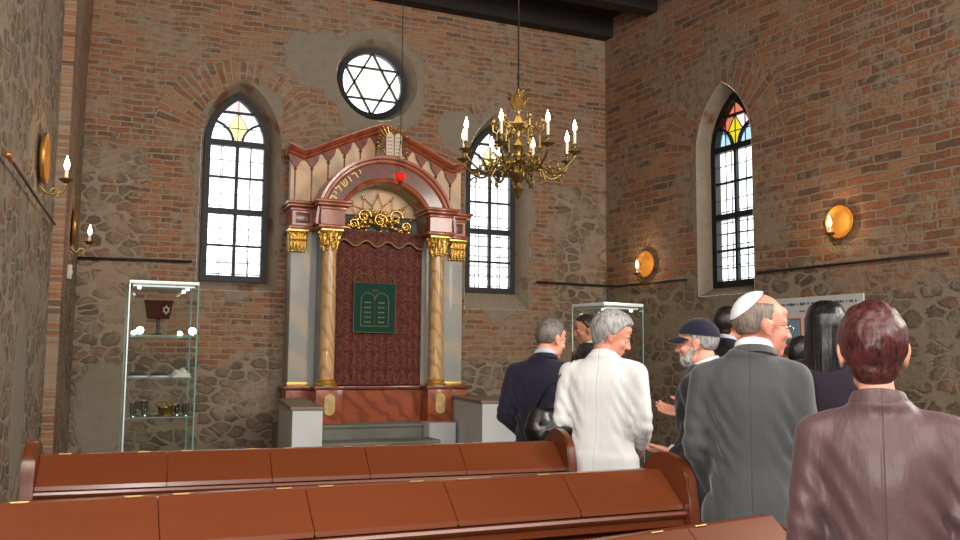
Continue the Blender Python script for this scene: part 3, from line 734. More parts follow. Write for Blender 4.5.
# ================================================================ STAIR, PARAPETS
m_stone = plastermat('step_stone', (112, 112, 104), (142, 142, 132), 14)
m_white = plastermat('white_render', (196, 200, 202), (216, 218, 218), 3)
st = thing('altar_stair', 'grey stone stair with rounded nosings rising to the ark', 'stair', (3.0, 9.9, 0))
bm = NB(); box(bm, -.98, 1.42, .1, .58, 0, .735); mesh_obj('platform', bm, m_stone, st)
for k in range(5):
    z = .735-.147*(k if k else 0); y = -.02-.30*k
    bm = NB()
    yb = y+.02+(0 if k == 0 else .02)
    xa = 2.33-.128*(9.98-9.9-y-.0)-.06*0-3.0; xb = .62+(0 if k == 0 else .0)
    box(bm, xa, xb, y-.30 if k else y-.06, y+.02, 0 if k else .5, z-.045)
    n_ = [(y+.02 if k else y+.05, z-.045), (y-.30 if k else y-.06, z-.045)]
    yf = (y-.30 if k else y-.06)
    prism(bm, [(y+.03, z-.045), (yf, z-.045), (yf-.022, z-.04), (yf-.03, z-.022), (yf-.022, z-.005), (yf, z), (y+.03, z)], 'x', xa, xb+.015)
    mesh_obj('step', bm, m_stone, st, smooth=35)
m_board = wood('weathered_board', (120, 98, 82), (146, 124, 106), rough=.5, coat=0)
def parapet(label, x, y, L, w, h, a):
    p = thing('stair_parapet', label, 'parapet', (x, y, 0), a)
    bm = NB(); box(bm, 0, w, -L, 0, 0, h-.03, bev=.004); mesh_obj('rendered_wall', bm, m_white, p)
    bm = NB(); box(bm, -.02, w+.02, -L-.02, 0, h-.03, h, bev=.006); mesh_obj('board_top', bm, m_board, p); return p
parapet('white rendered parapet with board top left of the ark stair', 1.99, 9.98, 1.8, .275, 1.03, R(-7.3))
parapet('white rendered parapet with board top right of the ark stair', 4.05, 9.98, 1.3, .42, 1.04, R(-7.3))
bm = NB(); box(bm, 3.64, 3.965, 9.62, 9.97, 0, .745, bev=.004); o = mesh_obj('low_wall', bm, m_white, smooth=35)
tag(o, 'low white rendered block between the steps and right parapet', 'low wall')

# ================================================================ PEWS
m_pew = wood('varnished_pew', (94, 44, 21), (114, 57, 29), sc=3, rough=.33, stretch=(1.2, 14, 14), coat=.35)
m_pewd = wood('varnished_pew_end', (88, 40, 20), (106, 52, 28), sc=3, rough=.3, stretch=(8, 2, 2), coat=.4)
m_brass = mat('hinge_brass', (168, 132, 84), .4, metal=.7)
ZT = 1.06
def pew(label, x, y, ang, xL, xR, joints, hinges, endL=True, endR=True, ZT=1.06, sd=.45, rise=.0):
    p = thing('pew', label, 'pew', (x, y, 0), ang, None)
    js = [xL]+joints+[xR]
    for a, b in zip(js, js[1:]):      # hinged book lids sloping back to the sitter
        bm = NB(); prism(bm, [(-.005, ZT-.018), (-.005, ZT-.002), (-.145, ZT-.118), (-.148, ZT-.135)], 'x', a+.0012, b-.0012, bev=.002)
        lid = mesh_obj('book_lid', bm, m_pew, p, smooth=35)
        for h in hinges:
            if a < h < b:
                bm = NB(); box(bm, h-.022, h+.022, -.010, .007, ZT-.0015, ZT+.0010, M=None)
                tube(bm, [(h-.026, -.006, ZT+.001), (h+.026, -.006, ZT+.001)], .0028, 6); mesh_obj('hinge', bm, m_brass, lid)
    bm = NB(); box(bm, xL, xR, -.005, .035, ZT-.03, ZT, bev=.006); mesh_obj('top_rail', bm, m_pew, p, smooth=40)
    bm = NB()
    prism(bm, [(-.12, ZT-.14), (-.165, ZT-.14), (-.17, ZT-.15), (-.163, ZT-.163), (-.15, ZT-.17), (-.148, ZT-.195), (-.13, ZT-.205), (-.10, ZT-.205), (-.10, ZT-.14)], 'x', xL, xR)
    mesh_obj('nosing', bm, m_pew, p, smooth=50)
    bm = NB(); box(bm, xL, xR, -.02, .03, .12, ZT-.03); box(bm, xL, xR, -.14, 0, ZT-.24, ZT-.215); box(bm, xL, xR, -.03, .04, .02, .12)
    n = max(2, int((xR-xL)/.62)); w_ = (xR-xL)/n
    for k in range(n+1): box(bm, max(xL, xL+k*w_-.045), min(xR, xL+k*w_+.045), -.035, -.018, .12, ZT-.24)
    box(bm, xL, xR, -.035, -.018, .12, .22); box(bm, xL, xR, -.035, -.018, ZT-.34, ZT-.24)
    mesh_obj('backrest', bm, m_pew, p, smooth=35)
    bm = NB(); box(bm, xL, xR, .03, sd, .42, .455, bev=.008); mesh_obj('seat', bm, m_pew, p, smooth=40)
    def end(x0, x1):
        L = [(.17, 0), (.17+.30, 0), (.48, .50), (.44, .58), (.30, .62), (.20, .70), (.165, .85), (.155, ZT-.06), (.15, ZT-.01)]
        q_ = sd+.03; L = [(q_, 0), (q_, .52), (q_-.02, .57), (q_*.75, .60), (max(.2, q_*.52), .66), (.19, .76), (.165, .90-rise), (.16, ZT-.03-rise)]
        L += [(-.015+.17*Co(a), ZT-.075-rise+.14*S(a)) for a in [R(12+k*12) for k in range(13)]]
        L += [(-.19, ZT-.12-rise), (-.20, ZT-.20-rise*.5), (-.20, ZT-.26), (-.17, ZT-.33), (-.12, ZT-.42), (-.10, .5), (-.10, .12), (-.14, 0)]
        bm = NB(); prism(bm, L, 'x', x0, x1, bev=.007); mesh_obj('end_panel', bm, m_pewd, p, smooth=30)
    if endL: end(xL-.05, xL)
    if endR: end(xR, xR+.045)
    return p
pew('varnished brown pew farthest back, in front of the ark', -.156, 4.325, R(-4), 0.0, 2.43, [.52, .97, 1.42, 1.90], [.10, .42, .60, .89, 1.06, 1.34, 1.50, 1.80, 2.0])
pew('varnished brown pew in the middle, its end by the grey-suited man', -.204, 2.96, R(.5), -.36, 2.31, [.43, .89, 1.38, 1.86], [.05, .36, .50, .82, .96, 1.28, 1.46, 1.78, 1.95])
pew('nearest brown pew, only its slanting top edge showing bottom right', 1.69, 2.373, R(11), -1.2, .53, [-.5, .10], [-.6, -.4, -.04, .16], ZT=.955, sd=.18, rise=.10)

# ================================================================ CHANDELIER
m_cb = mat('old_brass', (150, 126, 72), .3, metal=.85, nz=.5, nscale=18, bstr=.2)
m_candle = mat('candle_white', (226, 216, 200), .5)
m_flame = emit('flame_bulb', (1.0, .78, .48), 22)
def flame(bm, c, s=1.0): lathe(bm, [(.001, 0), (.009*s, .008*s), (.0125*s, .022*s), (.010*s, .038*s), (.005*s, .054*s), (.001, .068*s)], c, 12)
ch = thing('chandelier', 'brass many-armed chandelier with lit candle bulbs hanging from a long rod', 'chandelier', (3.05, 6.17, 2.76))
bm = NB()
lathe(bm, [(.001, -.03), (.012, -.02), (.02, 0), (.028, .02), (.05, .05), (.03, .085), (.02, .10), (.045, .125), (.075, .15), (.082, .175), (.06, .205), (.028, .225), (.022, .26), (.04, .28), (.028, .30),
    (.02, .34), (.034, .37), (.05, .395), (.034, .42), (.018, .45), (.016, .52), (.036, .55), (.045, .575), (.03, .60), (.016, .63), (.014, .70), (.03, .725), (.02, .75), (.012, .78), (.012, .86)], seg=28)
stem = mesh_obj('stem', bm, m_cb, ch, smooth=50)
bm = NB(); tube(bm, [(0, 0, .85), (0, 0, CEIL-2.77)], .007, 8)
for k in range(3): ell(bm, (0, 0, .95+k*.95), (.014, .014, .022), seg=10, rg=8)
mesh_obj('hanging_rod', bm, mat('rod_dark', (40, 34, 28), .5, metal=.5), ch, smooth=True)
bm = NB()      # crown of shell-shaped leaves
for k in range(8):
    a = 2*PI*k/8
    rings = []
    for j in range(9):
        q = j/8; w_ = .05*S(PI*min(q*.85+.1, 1)); rad = .02+.075*q**1.3; z = .68+.16*q-.04*q*q*(1 if k % 2 else .4)
        c_ = Vector((rad*Co(a), rad*S(a), z)); sd = Vector((-S(a), Co(a), 0))
        rings.append([c_-sd*w_, c_+Vector((Co(a), S(a), 0))*-.006, c_+sd*w_, c_+Vector((Co(a), S(a), 0))*.012])
    ring_loft(bm, rings)
mesh_obj('leaf_crown', bm, m_cb, ch, smooth=40)
def arm(a, Rr, zr, zc, thick=.0095, scr=True):
    """S-curved arm leaving the stem at zr and rising to a cup at radius Rr, height zc"""
    pr = [(.03, zr), (.10, zr+.045), (.17, zr+.02), (.22, zr-.055), (.29, zr-.10), (.36, zr-.075), (Rr-.03, zr-.02), (Rr, zc-.055), (Rr, zc)]
    # Catmull-Rom
    P = [Vector((p[0], 0, p[1])) for p in pr]; out = []
    for i in range(len(P)-1):
        p0, p1, p2, p3 = P[max(i-1, 0)], P[i], P[i+1], P[min(i+2, len(P)-1)]
        for q in range(5):
            t_ = q/5; out.append(.5*((2*p1)+(-p0+p2)*t_+(2*p0-5*p1+4*p2-p3)*t_**2+(-p0+3*p1-3*p2+p3)*t_**3))
    out.append(P[-1]); M = Matrix.Rotation(a, 4, 'Z')
    bm = NB(); tube(bm, out, thick, 8, M=M)
    if scr:
        for cx_, cz_, q, sg in ((.14, zr-.03, .045, 1), (.29, zr-.035, .045, -1), (.36, zr-.12, .03, 1)):
            tube(bm, [(cx_+sg*q*(1-k/22)*Co(k*.42), 0, cz_+q*(1-k/22)*S(k*.42)) for k in range(18)], [.008-.0003*k for k in range(18)], 6, M=M)
        for f in (.12, .25, .33): ell(bm, (f, 0, zr-.01-.25*(f-.1)), (.016, .014, .02), seg=8, rg=6, M=M)
    return bm, M
angs = [R(61+45*k) for k in range(8)]
camh = R(26.3)   # heading of the viewer's line to the chandelier
for k, a in enumerate(angs):
    aw = -a-camh     # around the ring
    Rr, zr, zc = .455, .26, .335
    bm, M = arm(aw, Rr, zr, zc); o = mesh_obj('arm', bm, m_cb, stem, smooth=50)
    bm = NB(); c = (Rr, 0, zc-.02)
    lathe(bm, [(.008, -.03), (.02, -.012), (.052, 0), (.056, .006), (.05, .006), (.014, .004), (.018, .02), (.012, .03), (.016, .05), (.02, .06), (.016, .068)], c, 20, M=M); mesh_obj('drip_pan', bm, m_cb, ch, smooth=40)
    bm = NB(); lathe(bm, [(.0115, 0), (.0115, .098), (.008, .10)], (Rr, 0, zc+.045), 14, M=M); mesh_obj('candle', bm, m_candle, ch, smooth=40)
    bm = NB(); flame(bm, (Rr, 0, zc+.145), 1.4); _xf(bm.verts, M); mesh_obj('flame', bm, m_flame, ch, smooth=True)
for k in range(6):       # small upper scroll brackets
    a = R(30+60*k); M = Matrix.Rotation(a, 4, 'Z'); bm = NB()
    tube(bm, [(x, 0, z) for x, z in ((.02, .52), (.07, .57), (.13, .56), (.17, .50), (.20, .52), (.20, .58))], .007, 7, M=M)
    for cx_, cz_, q in ((.10, .50, .04), (.165, .56, .035)): tube(bm, [(cx_+q*(1-j/20)*Co(j*.45), 0, cz_+q*(1-j/20)*S(j*.45)) for j in range(16)], .006, 6, M=M)
    ell(bm, (.20, 0, .60), (.02, .02, .03), seg=10, rg=8, M=M); tube(bm, [(.17, 0, .50), (.17, 0, .40)], .006, 6, M=M); ell(bm, (.17, 0, .385), (.014, .014, .02), seg=8, rg=6, M=M)
    mesh_obj('scroll_bracket', bm, m_cb, stem, smooth=50)
for k in range(8):       # lower ornaments hanging between the arms
    a = R(34.5+45*k); M = Matrix.Rotation(-a-camh, 4, 'Z'); bm = NB()
    tube(bm, [(x, 0, z) for x, z in ((.06, .19), (.12, .22), (.19, .19), (.22, .13), (.20, .09), (.17, .10))], [.010, .010, .009, .008, .006, .004], 7, M=M)
    ell(bm, (.19, 0, .24), (.03, .012, .022), seg=8, rg=6, M=M); tube(bm, [(.12, 0, .22), (.15, 0, .30), (.20, 0, .34), (.22, 0, .31)], [.008, .008, .007, .004], 6, M=M)
    mesh_obj('lower_scroll', bm, m_cb, stem, smooth=50)

# ================================================================ ETERNAL LIGHT
lamp = thing('hanging_lamp', 'small red glass lamp hanging on a thin cord before the ark', 'lamp', (2.932, 8.718, 3.31))
bm = NB(); lathe(bm, [(.012, 0), (.045, .02), (.062, .055), (.060, .085), (.066, .095), (.058, .095), (.05, .06), (.03, .025), (.001, .02)], seg=24)
t = NT('ruby_glass'); m_ruby = t.bsdf((.75, .012, .01, 1), .08, coat=1, emis=(1, .03, .01, 1), estr=.25); mesh_obj('red_glass', bm, m_ruby, lamp, smooth=40)
bm = NB(); lathe(bm, [(.001, -.03), (.014, -.02), (.022, 0), (.034, .012), (.028, .018), (.001, .018)], seg=20)
mesh_obj('holder', bm, m_cb, lamp, smooth=40)
bm = NB()
for k in range(3): tube(bm, [(.06*Co(2.1*k), .06*S(2.1*k), .092), (.008*Co(2.1*k), .008*S(2.1*k), .42)], .0025, 5)
tube(bm, [(0, 0, .42), (0, 0, CEIL-3.32)], .0045, 6); ell(bm, (0, 0, .43), (.012, .012, .015), seg=8, rg=6)
mesh_obj('cord', bm, mat('cord_black', (26, 24, 22), .7), lamp)

# ================================================================ SCONCES
m_plate = mat('sconce_brass', (206, 150, 72), .36, metal=.8, nz=.3, nscale=9, bstr=.15)
def sconce(label, loc, rz, dia=.34):
    """round dished plate on the wall (local +Y into the wall), arm and candle on the room side"""
    s = thing('wall_sconce', label, 'sconce', loc, rz, None)
    Mx = Matrix.Rotation(PI/2, 4, 'X'); r = dia/2; bm = NB()
    lathe(bm, [(.001, .012), (r*.30, .014), (r*.6, .022), (r*.88, .034), (r*.93, .046), (r, .050), (r*1.02, .042), (r*.97, .022), (r*.6, .008), (.001, .0)], seg=40, M=Mx)
    pl = mesh_obj('plate', bm, m_plate, s, smooth=50)
    bm = NB(); tube(bm, [(0, -.01, -r*1.1), (0, -.05, -r*1.35), (0, -.11, -r*1.42), (0, -.165, -r*1.28), (0, -.18, -r*.88)], .008, 8)
    tube(bm, [(0, -.11+.03*Co(k*.5), -r*1.32+.03*S(k*.5)) for k in range(10)], .006, 6)
    mesh_obj('arm', bm, m_cb, s, smooth=50)
    c = (0, -.18, -r*.88)
    bm = NB(); lathe(bm, [(.008, -.01), (.03, .0), (.045, .01), (.05, .022), (.045, .02), (.015, .01), (.013, .03)], c, 20); mesh_obj('drip_pan', bm, m_cb, s, smooth=40)
    bm = NB(); lathe(bm, [(.013, .01), (.013, .085), (.009, .088)], c, 14); cd = mesh_obj('candle', bm, m_candle, s, smooth=40)
    bm = NB(); flame(bm, (0, -.18, -r*.88+.085), 1.6); mesh_obj('flame', bm, m_flame, cd, smooth=True)
    wl = Matrix.Translation(loc) @ Matrix.Rotation(rz, 4, 'Z') @ Vector((0, -.18, -r*.88+.15))
    SCL.append(wl); return s
SCL = []
q = W3(3.932, 0, 2.874); sconce('large round brass sconce on the right wall above the poster board', q, R(-90)+R(4.5), .33)
q = W3(.90, 0, 2.72); sconce('round brass sconce on the right wall near the far corner', q, R(-90)+R(4.5), .34)
sconce('round brass sconce on the left stone wall nearest the camera', (-.36, 6.95, 2.88), R(90)-R(3.9), .36)
sconce('round brass sconce on the corner pier beside the far wall', (-.19, 9.6, 2.75), R(90), .36)

# ================================================================ DISPLAY CASES
g_case = glass('case_glass', (.97, .99, .985), .032); m_alu = mat('aluminium_profile', (216, 220, 220), .35, metal=.3)
m_edge = mat('glass_edge_green', (110, 158, 150), .15)
m_glare = emit('glare_spot', (.86, 1.0, .98), 30)  # self-lit material imitating flash glare on the case
def case(label, loc, rz, w, h, shelves, rich):
    c = thing('display_case', label, 'display case', loc, rz); po = .005 if rich else .003
    bm = NB(); box(bm, -w/2, w/2, -w/2, w/2, 0, .10, bev=.004); mesh_obj('plinth', bm, m_alu, c, smooth=35)
    bm = NB(); box(bm, -w/2, w/2, -w/2, w/2, h-.035, h-.008, bev=.004); box(bm, -w/2+.03, w/2-.03, -w/2+.03, w/2-.03, h-.055, h-.034)
    top = mesh_obj('top_frame', bm, m_alu, c, smooth=35)
    for x in (-1, 1):
        for y in (-1, 1):
            bm = NB(); x_, y_ = x*(w/2-.005), y*(w/2-.005); box(bm, x_-po, x_+po, y_-po, y_+po, .10, h-.035); mesh_obj('corner_post', bm, m_alu if x < 0 and (y < 0) == rich else m_edge, c)
    for k in range(4):
        M = Matrix.Rotation(k*PI/2, 4, 'Z'); bm = NB(); box(bm, -w/2+.012, w/2-.012, -w/2+.002, -w/2+.008, .105, h-.036, M=M); mesh_obj('glass_pane', bm, g_case, c)
    for z in shelves:
        bm = NB(); e = w/2-.014; box(bm, -e, e, -e, e, z-.006, z, mi=0)
        sh = mesh_obj('glass_shelf', bm, g_case, c)
        bm = NB()
        for k in range(4): box(bm, -e, e, -e-.001, -e+.003, z-.006, z, M=Matrix.Rotation(k*PI/2, 4, 'Z'))
        mesh_obj('shelf_edge', bm, m_edge, sh)
    bm = NB()
    for x, y in ((-.35, -.3), (.35, -.3), (.35, .3)): lathe(bm, [(.012, 0), (.014, .012), (.001, .014)], (x*w, y*w, h-.07), 12)
    mesh_obj('top_spot', bm, emit('small_spot', (1, .98, .92), 9), c)
    return c
cz = .53
lc = (.56, 7.75)
case('tall glass display case by the left window with two bright glare spots', (lc[0], lc[1], 0), 0, cz, 2.09, [1.65, 1.315, 1.005], True)
for x, y in ((-.17, -.235), (.225, -.235)):  # added glowing blobs in place of the flash reflections at this shelf
    s = thing('glare_spot', 'tiny glowing stand-in for flash glare on the upper glass shelf, %s one' % ('left' if x < 0 else 'right'), 'lamp', (lc[0]+x, lc[1]+y, 1.651))
    bm = NB(); lathe(bm, [(.014, 0), (.014, .01), (.006, .012), (.006, .02)], seg=12); mesh_obj('base', bm, m_alu, s)
    bm = NB(); ell(bm, (0, -.004, .036), (.028, .018, .028), seg=14, rg=8); mesh_obj('glare_ball', bm, m_glare, s, smooth=True)
# exhibits in the left case
x, y, z = lc[0]-.02, lc[1]+.02, 1.651
al = thing('alms_box', 'dark wooden box with pale star emblem on a stand, top shelf', 'box', (x, y, z))
bm = NB(); lathe(bm, [(.055, 0), (.055, .008), (.014, .02), (.012, .13), (.03, .14)], seg=20); mesh_obj('stand', bm, mat('dark_metal', (40, 46, 46), .5, metal=.4), al, smooth=40)
bm = NB(); ring_loft(bm, [[(s*w_, d, zz) for s, d in ((-1, -.05), (1, -.05), (1, .05), (-1, .05))] for w_, zz in ((.085, .14), (.105, .27), (.112, .275), (.112, .29))]); mesh_obj('box_body', bm, mat('dark_walnut', (52, 22, 15), .8, spec=.1), al)
bm = NB()
for o_ in (90, 270):
    P = [(.055+.03*Co(R(o_+120*k)), -.053, .212+.036*S(R(o_+120*k))) for k in range(3)]
    tube(bm, P+[P[0]], .003, 6)
mesh_obj('star_emblem', bm, mat('emblem_pale', (200, 190, 170), .4), al)
z = 1.316
m_cream2 = cloth('kippah_cloth', (186, 182, 172), (214, 210, 200), fold=.1); m_vel = cloth('dark_velvet', (44, 34, 40), (70, 54, 58), fold=.1)
for k, (dx, m, lb) in enumerate(((-.165, m_vel, 'dark skullcap lying leftmost on the second glass shelf'), (-.0, m_vel, 'dark skullcap with pale rim in the middle of the shelf'), (.165, m_cream2, 'crumpled white cloth draped at the right of the shelf'))):
    s = thing('skullcap' if k < 2 else 'folded_cloth', lb, 'cap' if k < 2 else 'cloth', (lc[0]+dx, lc[1]-.08, z))
    bm = NB()
    if k < 2:
        lathe(bm, [(.075, 0), (.074, .018), (.06, .036), (.03, .046), (.001, .048)], seg=24); mesh_obj('crown', bm, m, s, smooth=50)
        bm = NB(); lathe(bm, [(.078, 0), (.081, .006), (.079, .012), (.075, .012)], seg=24); mesh_obj('rim', bm, m_cream2, s, smooth=50)
    else:
        rr = random.Random(2); N_ = 22; rings = []
        for j in range(N_+1):
            u = j/N_*2-1; rings.append([(u*.075, v*.09, max(.002, .06*(1-u*u*.8)*(1-v*v*.9)+.02*S(7*u+4*v)*(1-abs(v)))) for v in [i/14*2-1 for i in range(15)]]+[(u*.075, v*.09, 0) for v in [1, -1]])
        ring_loft(bm, rings); mesh_obj('draped_cloth', bm, m, s, smooth=60)
z = 1.006
m_silver = mat('silver', (190, 190, 186), .18, metal=1.0)
for k, dx in enumerate((-.19, -.10, .06, .15, .21)):
    nm = ('cup', 'cup', 'candlestick', 'cup', 'cup')[k]
    lb = ('silver cup at the far left of the lower shelf', 'engraved silver beaker second from left on the lower shelf', 'low brass crown-shaped stand in the middle of the lower shelf', 'small silver goblet right of the brass stand', 'silver beaker at the far right of the lower shelf')[k]
    h = (.11, .12, .07, .09, .10)[k]; bm = NB(); ro_ = (.025, .032, .055, .025, .03)[k]
    if k == 2:
        lathe(bm, [(.075, 0), (.075, .012), (.06, .02), (.062, .06), (.07, .07), (.06, .07), (.05, .03), (.001, .025)], seg=24)
        for j in range(10): ell(bm, (.066*Co(.628*j), .066*S(.628*j), .085), (.008, .008, .02), seg=8, rg=6)
    else: lathe(bm, [(ro_*.8, 0), (ro_*.75, .006), (ro_*.5 if k == 3 else ro_*.8, .02), (ro_, h*.5), (ro_*1.1, h), (ro_*1.02, h), (ro_*.8, h*.4), (.001, h*.35)], seg=24)
    o = mesh_obj('brass_stand' if k == 2 else 'silver_cup', bm, m_cb if k == 2 else m_silver, smooth=45, loc=(lc[0]+dx, lc[1]-(.06 if k % 2 else .12), z)); tag(o, lb, 'stand' if k == 2 else 'cup')

case('tall glass display case near the right corner behind the white-haired woman', (3.85, 6.15, 0), R(8), .41, 1.94, [1.45, 1.05, .65], False)

# ================================================================ POSTER BOARD
pb = thing('poster_board', 'white exhibition board with text header and framed pictures on right wall', 'poster board', W3(3.62, -.03, 1.0), R(-90+4.5))
bm = NB(); box(bm, -.56, .56, -.012, .012, 0, 1.145); 
m_orange = mat('frame_orange', (190, 96, 62), .5); m_ink = mat('ink_blue', (70, 80, 100), .6); bmB = bm
pics = [((120, 168, 196), (70, 84, 70)), ((150, 170, 180), (90, 70, 60)), ((96, 150, 190), (110, 110, 96))]
for k in range(3):
    for j in range(2):
        x0 = -.50+k*.345; z1 = .93-j*.46; bm = NB(); box(bm, x0, x0+.30, -.018, -.012, z1-.40, z1); f = mesh_obj('picture_frame', bm, m_orange, pb)
        t = NT('photo_print'); gg = t.sep(t.obj())[2]; nn = t.noise(t.obj(), 9+k, 4)
        cA, cB = pics[(k+j) % 3]; m = t.bsdf(t.mix(t.smooth(t.math('ADD', gg, t.math('MULTIPLY', nn, .25)), z1-.18, z1-.06), (*srgb(*cB), 1), (*srgb(*cA), 1)), .4)
        bm = NB(); box(bm, x0+.022, x0+.278, -.021, -.018, z1-.378, z1-.022); mesh_obj('picture', bm, m, f)
bm = bmB; rr = random.Random(8)
for row, (z, x0, x1, hh) in enumerate(((1.075, -.50, .47, .020), (1.0, -.22, .20, .015))):
    x = x0
    while x < x1:
        w_ = rr.uniform(.008, .02)
        if rr.random() < .82: box(bm, x, x+w_, -.0145, -.012, z-hh/2-(rr.random() < .2)*.006, z+hh/2+(rr.random() < .25)*.006, mi=1)
        x += w_+.006
mesh_obj('board', bm, [mat('board_white', (206, 208, 208), .5), m_ink], pb)
for i, q in enumerate(SCL): pass

# ================================================================ PEOPLE
def superring(cx, cy, z, rx, ry, n=28, e=2.4, tilt=0.0):
    out = []
    for i in range(n):
        a = 2*PI*i/n; c, s = Co(a), S(a)
        x = rx*math.copysign(abs(c)**(2/e), c); y = ry*math.copysign(abs(s)**(2/e), s)
        out.append((cx+x, cy+y, z-tilt*s))
    return out
def hand(bm, w, d, pn, side, curl=.35, sc=1.0, spread=.10):
    """palm, four fingers and a thumb. w wrist, d pointing direction, pn palm normal (where the palm faces), side +1 right hand"""
    w = Vector(w); d = Vector(d).normalized(); pn = Vector(pn); pn = (pn-d*pn.dot(d)).normalized(); lat = d.cross(pn).normalized()*side   # towards the thumb
    q = lambda a, b, c: w+(d*a+lat*b+pn*c)*sc
    for b in (-.027, -.009, .009, .025):
        caps(bm, q(.012, b*.75, 0), q(.085, b*1.05, .002), .0155*sc, .0125*sc, 10)
    caps(bm, q(.0, .0, 0), q(.05, 0, 0), .022*sc, .020*sc, 12)
    for b, L in zip((.030, .010, -.011, -.031), (.070, .080, .074, .058)):
        p = q(.088, b, .002); a = curl*.6; fa = b/.03*spread
        for seg, rad in ((.46, .0088), (.30, .0080), (.24, .0070)):
            dirv = (d*Co(a)+pn*S(a)+lat*fa*.6).normalized(); e = p+dirv*L*seg*sc*1.05
            caps(bm, p, e, rad*sc*1.08, rad*sc, 8); p = e; a += curl
    p = q(.022, .026, .006); a = .75
    for L, rad in ((.040, .0135), (.032, .0105), (.026, .0088)):
        dirv = (d*Co(a)+lat*S(a)+pn*.30).normalized(); e = p+dirv*L*sc; caps(bm, p, e, rad*sc*1.1, rad*sc, 8); p = e; a -= .30
M_SK = {}
def head_parts(bm, M, female=False):
    k = .94 if female else 1.0
    E = lambda c, r, rot=None: ell(bm, c, r, rot, 20, 14, M=M)
    E((0, -.012, .030), (.075, .097, .093)); E((0, .028, -.035), (.060*k, .064, .078)); E((0, .060, -.092), (.027*k, .028, .024))
    E((0, .02, -.075), (.054*k, .055, .036)); E((0, .073, .022), (.050, .020, .015)); E((0, .066, .055), (.048, .026, .03))
    caps(bm, (0, .088, .012), (0, .108, -.030), .009, .0125, 10, M=M)
    for s in (-1, 1):
        E((s*.012, .098, -.033), (.009, .010, .008)); E((s*.040, .062, -.028), (.024, .022, .020))
        E((s*.078, -.008, -.008), (.009, .020, .031), Matrix.Rotation(R(-10), 3, 'X')); E((s*.084, -.018, .004), (.007, .016, .022)); E((s*.079, .0, -.034), (.007, .010, .010))
        E((s*.031, .0745, .003), (.014, .010, .008))
    E((0, .086, -.062), (.024, .010, .0065)); E((0, .083, -.073), (.020, .010, .007)); E((0, .076, -.052), (.028, .012, .012))
def hairshell(parent, M, style, m):
    c = Vector((0, -.012, .030)); rad = Vector((.075, .097, .093)); bm = NB()
    P = dict(short=(.10, .018), full=(.26, .05), thin=(.07, .012), layered=(.17, .05), dark=(.13, .03))[style]
    ks = {'short': ([-1, -.3, -.05, .15, .35, .6, 1], [-.85, -.75, -.35, -.28, .15, .55, .62]),
          'full': ([-1, -.3, -.05, .2, .4, .6, 1], [-.98, -.9, -.42, -.30, .05, .42, .5]),
          'thin': ([-1, -.3, -.05, .15, .3, .6, 1], [-.85, -.75, -.35, -.28, .35, 1.1, 1.1]),
          'layered': ([-1, -.3, -.08, .2, .4, .6, 1], [-1.1, -1.0, -.22, -.35, -.1, .42, .5]),
          'dark': ([-1, -.3, -.05, .15, .35, .6, 1], [-.9, -.8, -.35, -.3, .1, .5, .6])}[style]
    nu, nv = 72, 44; rings = []
    for j in range(nv+1):
        t_ = PI*j/nv; t_ = min(max(t_, .015), PI-.015); row = []
        for i in range(nu):
            a = 2*PI*i/nu; v = Vector((S(t_)*Co(a), S(t_)*S(a), -Co(t_)))
            lim = float(np.interp(v.y, ks[0], ks[1]))
            s = min(1, max(0, (v.z-lim)/.14)); s = s*s*(3-2*s)
            if style == 'thin': s *= 1-min(1, max(0, (v.z-.50)/.2))*(1 if v.y > -.45 else .5)
            nz_ = noise.noise(Vector((v.x*4.2, v.y*4.2, v.z*3+2)))+.5*noise.noise(Vector((v.x*14, v.y*14, v.z*5)))
            f = .90+(.10+P[0]+P[1]*nz_*1.4)*s
            row.append(M @ (c+Vector((v.x*rad.x*f, v.y*rad.y*f, v.z*rad.z*f))))
        rings.append(row)
    ring_loft(bm, rings)
    if style in ('full', 'layered', 'dark'):
        ell(bm, (0, -.052, -.040), (.060 if style != 'full' else .066, .048, .052), None, 24, 14, M=M)
    o = mesh_obj('hair', bm, m, parent)
    if style in ('full', 'layered', 'dark'): remesh(o, .006, 3, mat=m)
    for p in o.data.polygons: p.use_smooth = True
    return o
